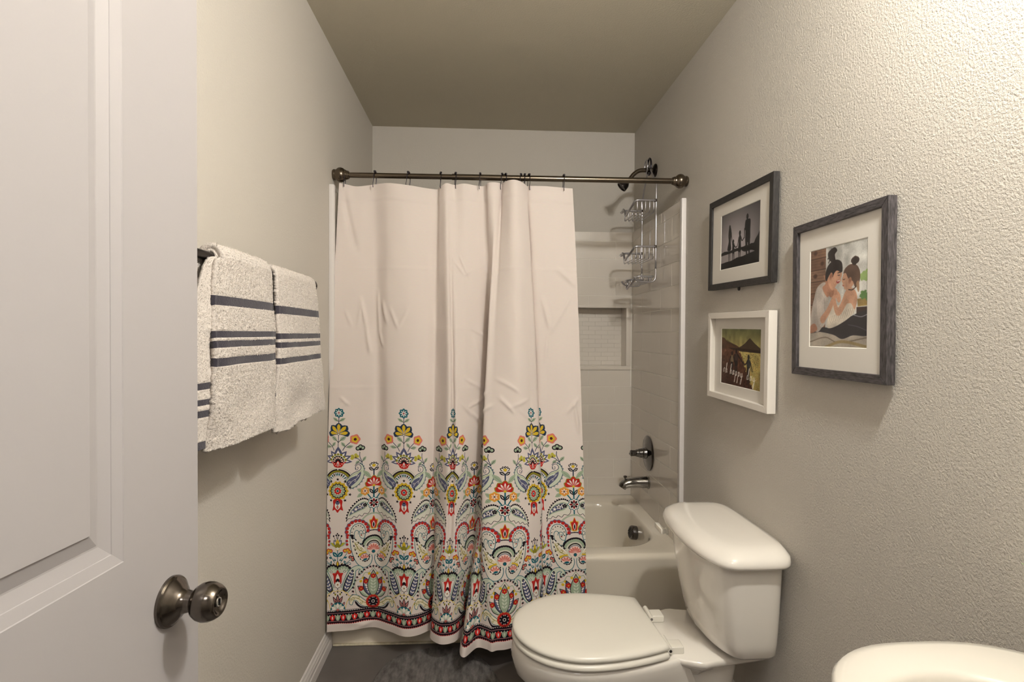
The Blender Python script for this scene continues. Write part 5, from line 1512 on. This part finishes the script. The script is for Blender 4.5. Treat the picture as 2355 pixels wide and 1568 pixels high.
# tank: D-shaped plan tapering downwards
def tank_ring(x0, x1, half, z, bow=.030, r=.06, n=64):
    pts = []
    m = n // 2
    # back edge straight at x1, front bowed, rounded corners through a superellipse-like blend
    for k in range(n):
        t = 2 * PI * k / n
        c, s = math.cos(t), math.sin(t)
        e = 5.4
        X = math.copysign(abs(c) ** (2 / e), c); Y = math.copysign(abs(s) ** (2 / e), s)
        x = (x0 + x1) / 2 + (x1 - x0) / 2 * X
        if X < 0: x += bow * (Y * Y) * (-X)
        pts.append((x, TYC + .0 + half * Y, z))
    return pts
TB, TT_ = .345, .640
rings = []
for t in (0, .03, .08, .2, .4, .6, .8, .93, 1.0):
    z = TB + (TT_ - TB) * t
    e = t ** .6
    x0 = .690 - .055 * e - (.0 if t > .08 else 0)
    half = .175 + .046 * e
    if t == 0: x0 += .03; half -= .03
    if t == .03: x0 += .010; half -= .010
    rings.append(tank_ring(x0, .862, half, z))
V, F = loft_geo(rings)
raw('tank', V, F, M['porcelain'], toi, True, autosmooth=1.0)
rings = [tank_ring(.640, .864, .222, TT_ + .0005, .03), tank_ring(.617, .873, .246, TT_ + .003, .034), tank_ring(.612, .874, .250, TT_ + .010, .034), tank_ring(.613, .874, .249, TT_ + .018, .034), tank_ring(.618, .873, .244, TT_ + .030, .036), tank_ring(.632, .866, .229, TT_ + .040, .038), tank_ring(.648, .860, .214, TT_ + .047, .038), tank_ring(.675, .845, .188, TT_ + .0505, .034), tank_ring(.71, .82, .15, TT_ + .052, .02)]
V, F = loft_geo(rings)
raw('tank_lid', V, F, M['porcelain'], toi, True, autosmooth=1.2)
lv = lathe('flush_lever', [(0, .0125), (.004, .0125), (.007, .009), (.014, .008)], (.642, TYC + .155, .607), (-1, 0, 0), M['seat'], toi, 20)
bm = bmesh.new(); bm_box(bm, (.616, TYC + .145, .598), (.630, TYC + .215, .616), .004, 2)
from_bm('lever_arm', bm, M['seat'], lv, True, autosmooth=.6)

# ------------------------------------------------------------------ washbasin
SX, SY, SZ = .655, .485, .82
sink = thing('pedestal_sink', (SX, SY, 0), 'white rounded pedestal sink at the bottom right corner by the wall', 'sink')
def sk(gx, gy, z, e=2.7, dx=0.0): return at_z(superell(SX + dx, SY, .222 + gx, .292 + gy, e, 80), z)
def sb(rx, ry, z): return at_z(superell(SX - .038, SY, rx, ry, 2.3, 80), z)
rings = [sk(-.14, -.20, SZ - .19), sk(-.09, -.13, SZ - .17), sk(-.05, -.07, SZ - .11), sk(-.03, -.035, SZ - .06), sk(-.012, -.012, SZ - .025), sk(-.002, -.002, SZ - .012), sk(-.001, -.001, SZ - .006), sk(-.006, -.006, SZ - .0005), sk(-.018, -.018, SZ + .001),
         sb(.150, .226, SZ - .001), sb(.144, .219, SZ - .004), sb(.141, .215, SZ - .011), sb(.138, .210, SZ - .030), sb(.124, .190, SZ - .08), sb(.075, .11, SZ - .115), sb(.03, .04, SZ - .128)]
V, F = loft_geo(rings)
raw('basin', V, F, M['sink'], sink, True, autosmooth=1.3)
V, F = loft_geo([at_z(superell(SX + .02, SY, .13, .11, 2.4), 0), at_z(superell(SX + .02, SY, .12, .10, 2.4), .03), at_z(superell(SX + .02, SY, .085, .075, 2.2), .25), at_z(superell(SX + .02, SY, .08, .07, 2.2), .5), at_z(superell(SX + .02, SY, .10, .09, 2.2), SZ - .15)])
raw('pedestal', V, F, M['sink'], sink, True, autosmooth=1.0)
lathe('drain', [(0, .020), (.002, .020), (.003, .016), (.001, .014), (.001, .001)], (SX - .038, SY, SZ - .1282), (0, 0, 1), M['chrome'], sink, 20)
fc = tube('faucet', smooth_path([(SX + .165, SY - .03, SZ), (SX + .165, SY - .03, SZ + .09), (SX + .15, SY - .03, SZ + .12), (SX + .10, SY - .03, SZ + .125), (SX + .06, SY - .03, SZ + .10)], 6), .011, M['nickel'], sink, 16)
for s in (-1, 1):
    hnd = lathe('faucet_handle', [(0, .02), (.008, .02), (.012, .013), (.03, .012), (.04, .018), (.05, .015), (.052, .001)], (SX + .165, SY - .03 + s * .075, SZ), (0, 0, 1), M['nickel'], sink, 20)

# grassy plant on the sink's back ledge, only its leaf tips in view
plant = thing('potted_grass', (.826, .650, SZ + .0018), 'bright green grass plant at the right edge above the sink', 'plant')
pz = SZ + .0018
lathe('pot', [(0, .026), (.002, .028), (.05, .036), (.054, .036), (.054, .032), (.045, .031), (.045, .001)], (.826, .650, pz), (0, 0, 1), M['pot'], plant, 28, .6)
lathe('soil', [(0, .030), (.002, .030), (.002, .001)], (.826, .650, pz + .0445), (0, 0, 1), M['soil'], plant, 20)
def blade(dx, dy, h, droop, wd):
    V, F = [], []
    n = 9
    base = np.array([.826 + dx * .10, .650 + dy * .10, pz + .046])
    side = np.array([-dy, dx, 0]); side = side / (np.hypot(dx, dy) + 1e-6)
    for i in range(n + 1):
        t = i / n
        c = base + np.array([dx * t ** 1.3, dy * t ** 1.3, h * t - droop * t * t])
        ww = wd * (1 - t ** 2.2) + .0003
        V += [tuple(c - side * ww), tuple(c + np.array([0, 0, .0012 * (1 - t)])), tuple(c + side * ww)]
    for i in range(n):
        a = i * 3
        F += [[a, a + 3, a + 4, a + 1], [a + 1, a + 4, a + 5, a + 2]]
    return V, F
blades = [(-.040, .075, .120, .035, .0042), (-.052, .060, .095, .045, .0042), (-.010, .085, .12, .06, .0036), (.02, .06, .14, .03, .004), (-.06, -.02, .13, .04, .004), (.03, -.05, .13, .04, .004), (-.01, -.06, .12, .06, .004), (.04, .01, .15, .02, .004), (-.03, .02, .17, .02, .0045), (.0, .04, .16, .02, .004)]
for a in blades:
    V, F = blade(*a)
    raw('grass_blade', V, F, M['leaf'], plant, True)

# ------------------------------------------------------------------ towel bar and towels
BX, BZ = XL + .098, 1.424
bar = thing('towel_bar', (XL, 1.35, BZ), 'dark bronze towel bar on the left wall carrying the towels', 'towel bar')
tube('bar', [(BX, .860, BZ), (BX, 1.702, BZ)], .0085, M['darkmetal'], bar, 20)
for y in (.880, 1.690):
    lathe('bar_post', [(0, .026), (.006, .026), (.010, .020), (.016, .0125), (.084, .0115), (.088, .013), (.098, .0150), (.106, .013), (.110, .004)], (XL, y, BZ), (1, 0, 0), M['darkmetal'], bar, 28, .6)

M['pile'] = mat('cotton_loops', (216, 208, 201), .95, var=.10, vscale=400, spec=.1)
def terry(name, stripes):
    """cotton pile: base colour with woven dark bands at given heights (uv v in metres above the hem)"""
    m, nt, b = new_mat(name)
    b.inputs['Roughness'].default_value = .95
    b.inputs['Specular IOR Level'].default_value = .1
    b.inputs['Sheen Weight'].default_value = .25
    uvn = nt.nodes.new('ShaderNodeUVMap'); uvn.uv_map = 'cloth'
    sep = nt.nodes.new('ShaderNodeSeparateXYZ')
    nt.links.new(uvn.outputs[0], sep.inputs[0])
    acc = None
    for z0, z1 in stripes:
        c = nt.nodes.new('ShaderNodeMath'); c.operation = 'COMPARE'
        c.inputs[1].default_value = (z0 + z1) / 2; c.inputs[2].default_value = (z1 - z0) / 2
        nt.links.new(sep.outputs[1], c.inputs[0])
        if acc is None: acc = c
        else:
            a = nt.nodes.new('ShaderNodeMath'); a.operation = 'MAXIMUM'
            nt.links.new(acc.outputs[0], a.inputs[0]); nt.links.new(c.outputs[0], a.inputs[1]); acc = a
    tc = nt.nodes.new('ShaderNodeTexCoord')
    nz = nt.nodes.new('ShaderNodeTexNoise'); nz.inputs['Scale'].default_value = 420; nz.inputs['Detail'].default_value = 2
    nt.links.new(tc.outputs['Object'], nz.inputs[0])
    rp = nt.nodes.new('ShaderNodeValToRGB')
    rp.color_ramp.elements[0].position = .32; rp.color_ramp.elements[0].color = srgb(198, 190, 184)
    rp.color_ramp.elements[1].position = .62; rp.color_ramp.elements[1].color = srgb(222, 214, 207)
    nt.links.new(nz.outputs['Fac'], rp.inputs[0])
    mx = nt.nodes.new('ShaderNodeMix'); mx.data_type = 'RGBA'
    nt.links.new(acc.outputs[0], mx.inputs[0]); nt.links.new(rp.outputs[0], mx.inputs[6]); mx.inputs[7].default_value = srgb(64, 61, 70)
    nt.links.new(mx.outputs[2], b.inputs['Base Color'])
    bp = nt.nodes.new('ShaderNodeBump'); bp.inputs['Distance'].default_value = .0016; bp.inputs['Strength'].default_value = .8
    nt.links.new(nz.outputs['Fac'], bp.inputs['Height']); nt.links.new(bp.outputs[0], b.inputs['Normal'])
    return m

def towel(name, label, y0t, y1t, y0b, y1b, zfront, zback, rad, thick, m, stripes, flare=0.0, ypow=1.0, pile=.0008, rnd=1, bulge=.0, res=.0016, loops=16000):
    """a towel draped over the bar: cross-section path (distance, x, z), front towards +x"""
    rng = np.random.default_rng(rnd)
    path = []
    zb = np.arange(zback, BZ, res)
    for z in zb: path.append((BX - rad * min(1, .35 + .65 * (z - zback) / .1) if False else BX - rad, z))
    for a in np.linspace(180, 0, 16): path.append((BX + rad * math.cos(math.radians(a)), BZ + rad * math.sin(math.radians(a))))
    nf = int((BZ - zfront) / res)
    for k in range(1, nf + 1):
        t = k / nf
        path.append((BX + rad + flare * t + bulge * math.sin(PI * t) , BZ - (BZ - zfront) * t))
    P = np.array(path)
    n = len(P)
    m_ = int((y1t - y0t) / res) + 1
    vv = np.linspace(0, 1, m_)
    down = np.clip((BZ - P[:, 1]) / max(BZ - zfront, .01), 0, 1)
    isf = np.arange(n) > len(zb) + 8
    tt = np.where(isf, down, down)[:, None]
    ty_ = tt ** ypow
    Y = (y0t + (y1t - y0t) * vv)[None, :] * (1 - ty_) + (y0b + (y1b - y0b) * vv)[None, :] * ty_
    X = np.repeat(P[:, 0:1], m_, 1); Z = np.repeat(P[:, 1:2], m_, 1)
    edge = np.minimum(vv, 1 - vv)[None, :] * (y1t - y0t)
    # long soft folds and a rounded fall at both edges
    soft = .006 * blur_noise(n, m_, 70, rng) * tt + .0035 * blur_noise(n, m_, 34, rng) * tt
    soft -= .010 * np.exp(-(edge / .018) ** 2) * (.3 + .7 * tt)
    sg = np.where(isf, 1.0, -0.25)[:, None]
    X = X + soft * sg
    Z = Z + (.004 * blur_noise(n, m_, 40, rng)) * (tt ** 4)
    # pile
    fz = np.zeros((n, m_))
    h = P[:, 1] - zfront
    for z0, z1 in stripes: fz = np.maximum(fz, (isf & (h > z0 - .001) & (h < z1 + .001)).astype(float)[:, None] * np.ones((1, m_)))
    pl = pile * (rng.standard_normal((n, m_)) * .55 + .5 * blur_noise(n, m_, 2.2, rng) + .35 * blur_noise(n, m_, 5, rng)) * (1 - .85 * fz) - .0008 * fz
    pl = pl * np.clip(edge / .006, .15, 1)
    top_ = np.clip((BZ + rad - Z) / (2 * rad), 0, 1)
    X = X + pl * np.where(isf, 1, -1)[:, None] * np.minimum(1, top_ + .3)
    Z = Z + pl * .5 * (1 - top_)
    V = np.stack([X, Y, Z], -1).reshape(-1, 3)
    idx = np.arange(n * m_).reshape(n, m_)
    F = np.stack([idx[:-1, :-1], idx[1:, :-1], idx[1:, 1:], idx[:-1, 1:]], -1).reshape(-1, 4)
    me = bpy.data.meshes.new(name)
    org = np.array([BX, (y0t + y1t) / 2, BZ])
    me.from_pydata((V - org).tolist(), [], F.tolist())
    me.polygons.foreach_set('use_smooth', np.ones(len(F), bool))
    uvl = me.uv_layers.new(name='cloth')
    uu = np.stack([Y, np.repeat(np.where(isf, P[:, 1] - zfront, (P[:, 1] - zback) + (0 if name != 'x' else 0))[:, None], m_, 1)], -1).reshape(-1, 2)
    uvl.data.foreach_set('uv', uu[F.ravel()].ravel().astype(np.float32))
    me.materials.append(m)
    o = bpy.data.objects.new(name, me)
    o.location = org
    COL.objects.link(o)
    sd = o.modifiers.new('body', 'SOLIDIFY'); sd.thickness = thick; sd.offset = -1.0; sd.use_even_offset = False
    ORG[o.name] = Vector(org)
    # loose loops of the pile, standing off the faces that show
    dPi = np.gradient(np.stack([X, Y, Z], -1), axis=0); dPj = np.gradient(np.stack([X, Y, Z], -1), axis=1)
    Nn = np.cross(dPj, dPi); Nn /= np.linalg.norm(Nn, axis=-1, keepdims=True) + 1e-9
    cand = np.where(np.arange(n) > len(zb) - 6)[0]
    k = loops
    ii = rng.integers(cand[0], n - 1, k); jj = rng.integers(0, m_ - 1, k)
    hh = P[ii, 1] - zfront
    ok = np.ones(k, bool)
    for z0, z1 in stripes: ok &= ~((hh > z0 - .0005) & (hh < z1 + .0005))
    ii, jj = ii[ok], jj[ok]; k = len(ii)
    p = np.stack([X, Y, Z], -1)[ii, jj] + rng.normal(0, .0006, (k, 3))
    nn = Nn[ii, jj]
    d = nn * .8 + rng.normal(0, .55, (k, 3)); d[:, 2] -= .25
    d /= np.linalg.norm(d, axis=1, keepdims=True)
    sd_ = np.cross(d, rng.normal(0, 1, (k, 3))); sd_ /= np.linalg.norm(sd_, axis=1, keepdims=True) + 1e-9
    ln = rng.uniform(.0014, .0032, (k, 1))
    base = p - nn * .0008
    Vq = np.stack([base - sd_ * .00055, base + sd_ * .00055, base + d * ln + sd_ * .00035, base + d * ln - sd_ * .00035], 1).reshape(-1, 3)
    Fq = np.arange(4 * k).reshape(k, 4)
    pm = bpy.data.meshes.new('pile')
    pm.from_pydata((Vq - org).tolist(), [], Fq.tolist())
    pm.materials.append(M['pile'])
    po = bpy.data.objects.new('pile', pm); po.parent = o; po['kind'] = 'stuff'
    COL.objects.link(po)
    return tag(o, label, 'towel')
SB = [(.000, .015), (.057, .069), (.078, .0885), (.106, .118)]
towel('bath_towel', 'large striped bath towel hanging behind the left hand towel, beside the door', 1.060, 1.330, .930, 1.340, 1.072, 1.075, .0155, .006, terry('terry_bath', SB), SB, .010, ypow=.4, rnd=3, pile=.0007)
S1 = [(.157, .1725), (.1915, .2045), (.2100, .2225), (.2705, .2885)]
towel('hand_towel', 'cream hand towel with four dark stripes draped over the larger bath towel', 1.062, 1.290, 1.002, 1.302, 1.060, 1.14, .0270, .011, terry('terry_hand_left', S1), S1, .012, ypow=.3, pile=.0010, loops=34000, rnd=5, bulge=.006)
S2 = [(.1615, .1760), (.2005, .2140), (.2220, .2360), (.2840, .3035)]
towel('hand_towel', 'cream hand towel with four dark stripes nearest the shower curtain', 1.350, 1.650, 1.322, 1.706, 1.042, 1.12, .0225, .012, terry('terry_hand_right', S2), S2, .014, pile=.0010, loops=30000, rnd=8, bulge=.006)

# ------------------------------------------------------------------ framed pictures
def frame(cy, cz, w, h, rot, thick, face, mh, mv, label, img, pic, inset, mats=None, box_depth=None, knob=False):
    """local axes: a = to the right in the photograph (-y), c = up, d = out of the wall (-x)"""
    root = thing('picture_frame', (XR, cy, cz), label, 'picture frame')
    ca, sa = math.cos(rot), math.sin(rot)
    gap = .0065
    def P(a, c, d):
        A, Cc = a * ca - c * sa, a * sa + c * ca
        return (XR - gap - d, cy - A, cz + Cc)
    hw, hh = w / 2, h / 2
    corners_o = [(-hw, -hh), (hw, -hh), (hw, hh), (-hw, hh)]
    corners_i = [(-hw + face, -hh + face), (hw - face, -hh + face), (hw - face, hh - face), (-hw + face, hh - face)]
    for k in range(4):
        o0, o1 = corners_o[k], corners_o[(k + 1) % 4]
        i0, i1 = corners_i[k], corners_i[(k + 1) % 4]
        bm = bmesh.new()
        vs2 = []
        e = .0012
        for (q, d) in ((o0, 0), (o1, 0), (i1, 0), (i0, 0), (o0, thick), (o1, thick), (i1, thick), (i0, thick)):
            vs2.append(bm.verts.new(P(q[0], q[1], d)))
        for f in ((0, 1, 2, 3), (4, 5, 6, 7), (0, 1, 5, 4), (2, 3, 7, 6), (1, 2, 6, 5), (3, 0, 4, 7)): bm.faces.new([vs2[i] for i in f])
        bmesh.ops.recalc_face_normals(bm, faces=bm.faces)
        bmesh.ops.bevel(bm, geom=bm.edges[:], offset=.0009, segments=1, affect='EDGES')
        from_bm('frame_rail' if k % 2 == 0 else 'frame_stile', bm, mh if k % 2 == 0 else mv, root)
    iw, ih = hw - face, hh - face
    pw, ph, pa, pc = pic
    db = thick - inset
    # mat board with its window, slightly bevelled in white
    Vm, Fm = [], []
    oc = [(-iw, -ih), (iw, -ih), (iw, ih), (-iw, ih)]
    ic = [(pa - pw / 2, pc - ph / 2), (pa + pw / 2, pc - ph / 2), (pa + pw / 2, pc + ph / 2), (pa - pw / 2, pc + ph / 2)]
    for q in oc: Vm.append(P(q[0], q[1], db))
    for q in ic: Vm.append(P(q[0], q[1], db))
    for k in range(4): Fm.append([k, (k + 1) % 4, 4 + (k + 1) % 4, 4 + k])
    for q in oc: Vm.append(P(q[0], q[1], db - .0016))
    for k in range(4): Fm.append([k, 8 + k, 8 + (k + 1) % 4, (k + 1) % 4])
    raw('mat_board', Vm, Fm, mats or M['matboard'], root, False)
    Vb, Fb = [], []
    for q in ic: Vb.append(P(q[0], q[1], db))
    g = .0016
    for sx, sy, q in ((1, 1, ic[0]), (-1, 1, ic[1]), (-1, -1, ic[2]), (1, -1, ic[3])): Vb.append(P(q[0] + g * sx, q[1] + g * sy, db - .0014))
    for k in range(4): Fb.append([k, (k + 1) % 4, 4 + (k + 1) % 4, 4 + k])
    raw('mat_bevel', Vb, Fb, M['matedge'], root, False)
    # the print
    me = bpy.data.meshes.new('photo_print')
    me.from_pydata([tuple(Vector(P(q[0], q[1], db - .0014)) - ORG[root.name]) for q in ic], [], [[0, 1, 2, 3]])
    uv = me.uv_layers.new(name='print')
    for i, c in enumerate(((0, 0), (1, 0), (1, 1), (0, 1))): uv.data[i].uv = c
    m, nt, b = new_mat('photo_paper_' + img.name)
    t = nt.nodes.new('ShaderNodeTexImage'); t.image = img; t.extension = 'EXTEND'
    nt.links.new(t.outputs[0], b.inputs['Base Color'])
    b.inputs['Roughness'].default_value = .5; b.inputs['Specular IOR Level'].default_value = .2
    me.materials.append(m)
    o = bpy.data.objects.new('photo_print', me); COL.objects.link(o); o.parent = root
    # backing board and glazing
    bm = bmesh.new()
    vs2 = [bm.verts.new(P(a, c, d)) for d in (.001, db - .003) for a, c in oc]
    for f in ((0, 1, 2, 3), (4, 5, 6, 7), (0, 1, 5, 4), (1, 2, 6, 5), (2, 3, 7, 6), (3, 0, 4, 7)): bm.faces.new([vs2[i] for i in f])
    from_bm('backing_board', bm, M['darkwood'], root)
    gd = thick - .006
    raw('glass_pane', [P(a, c, gd) for a, c in oc], [[0, 1, 2, 3]], M['glass'], root, False)
    if knob:
        V, F = lathe_geo([(0, .0075), (.003, .0075), (.003, .001)], P(-.005, -hh - .004, .004), (-1, 0, 0), 14)
        raw('hanger_tab', V, F, M['black'], root, False)
    return root
imA = to_image('family_outline', photo_silhouettes())
imB = to_image('beach_walk', photo_beach())
imC = to_image('two_sitters', photo_portrait())
frame(1.7635, 1.6035, .444, .325, -.022, .0195, .021, M['darkwood'], M['darkwood_v'], 'dark wood picture frame, upper left, with a black and white photo of four silhouettes', imA, (.272, .194, .0, .003), .0075, knob=True)
frame(1.7566, 1.2036, .4245, .307, -.016, .0265, .0205, M['whiteframe'], M['whiteframe'], 'white shadow box frame with a beach photo lettered oh happy day', imB, (.275, .196, -.004, .0), .019)
frame(1.2612, 1.3757, .3476, .4005, .002, .0198, .0205, M['greywood'], M['greywood_v'], 'large weathered grey frame with a colour photo of a woman and girl', imC, (.212, .250, -.003, .0), .0085)

# ------------------------------------------------------------------ bath mat
def mat_outline(n=90):
    return superell(-.150, 1.845, .235, .335, 2.6, n)
base_o = mat_outline()
rings = [at_z(base_o, .0005)]
for g, z in ((.0, .006), (.004, .011), (.012, .014)):
    rings.append([(-.150 + (x + .150) * (1 - g / .235), 1.845 + (y - 1.845) * (1 - g / .335), z + .0022 * random.random()) for x, y in base_o])
for k in range(1, 22):
    f = 1 - k / 22.0
    rings.append([(-.150 + (x + .150) * (.949 * f), 1.845 + (y - 1.845) * (.964 * f), .0145 + .0026 * random.random()) for x, y in base_o])
V, F = loft_geo(rings)
a_ = math.radians(8)
V = [(-.15 + (x + .15) * math.cos(a_) - (y - 1.845) * math.sin(a_), 1.845 + (x + .15) * math.sin(a_) + (y - 1.845) * math.cos(a_), z) for x, y, z in V]
bmat = raw('bath_mat', V, F, M['mat'], None, True, origin=(-.15, 1.845, 0))
tag(bmat, 'rounded grey bath mat on the dark floor before the toilet', 'bath mat')

# ------------------------------------------------------------------ vanity lamp above the sink (out of frame, it lights the room)
LC = Vector((.605, .50, 2.265))
lamp = thing('vanity_light', (XR, .52, 2.16), 'three-bulb wall lamp on the right wall above the sink', 'wall lamp')
lathe('back_plate', [(0, .055), (.006, .055), (.012, .048), (.016, .020)], (XR, LC.y, 2.30), (-1, 0, 0), M['nickel'], lamp, 32, .6)
tube('lamp_arm', smooth_path([(XR - .012, LC.y, 2.30), (XR - .09, LC.y, 2.305), (LC.x + .05, LC.y, 2.345), (LC.x, LC.y, 2.362), (LC.x, LC.y, 2.355)], 5), .008, M['nickel'], lamp, 12)
lathe('lamp_hub', [(0, .010), (.004, .026), (.016, .026), (.022, .010)], (LC.x, LC.y, 2.345), (0, 0, 1), M['nickel'], lamp, 24, .6)
for (bx, by, bz) in BULBS:
    d = (Vector((bx, by, bz)) - Vector((LC.x, LC.y, 2.35))).normalized()
    st = Vector((bx, by, bz)) - d * .045
    tube('lamp_socket', [(LC.x, LC.y, 2.35), st[:]], .010, M['nickel'], lamp, 12)
    lathe('glass_bulb', [(-.045, .010), (-.038, .013), (-.024, .024), (-.010, .0295), (.006, .0300), (.018, .0250), (.026, .0150), (.030, .0005)], (bx, by, bz), d, M['glass'], lamp, 24, 1.2)
hl = thing('added_hall_lamp', (-.05, -.75, ZT), 'added flush round ceiling lamp over the fill light in the unseen hallway', 'ceiling lamp')  # lamp disc added to go with the unseen hallway fill light
lathe('lamp_pan', [(-.045, .16), (-.043, .165), (-.012, .165), (0, .150)], (-.05, -.75, ZT), (0, 0, 1), M['trim'], hl, 40, .6)
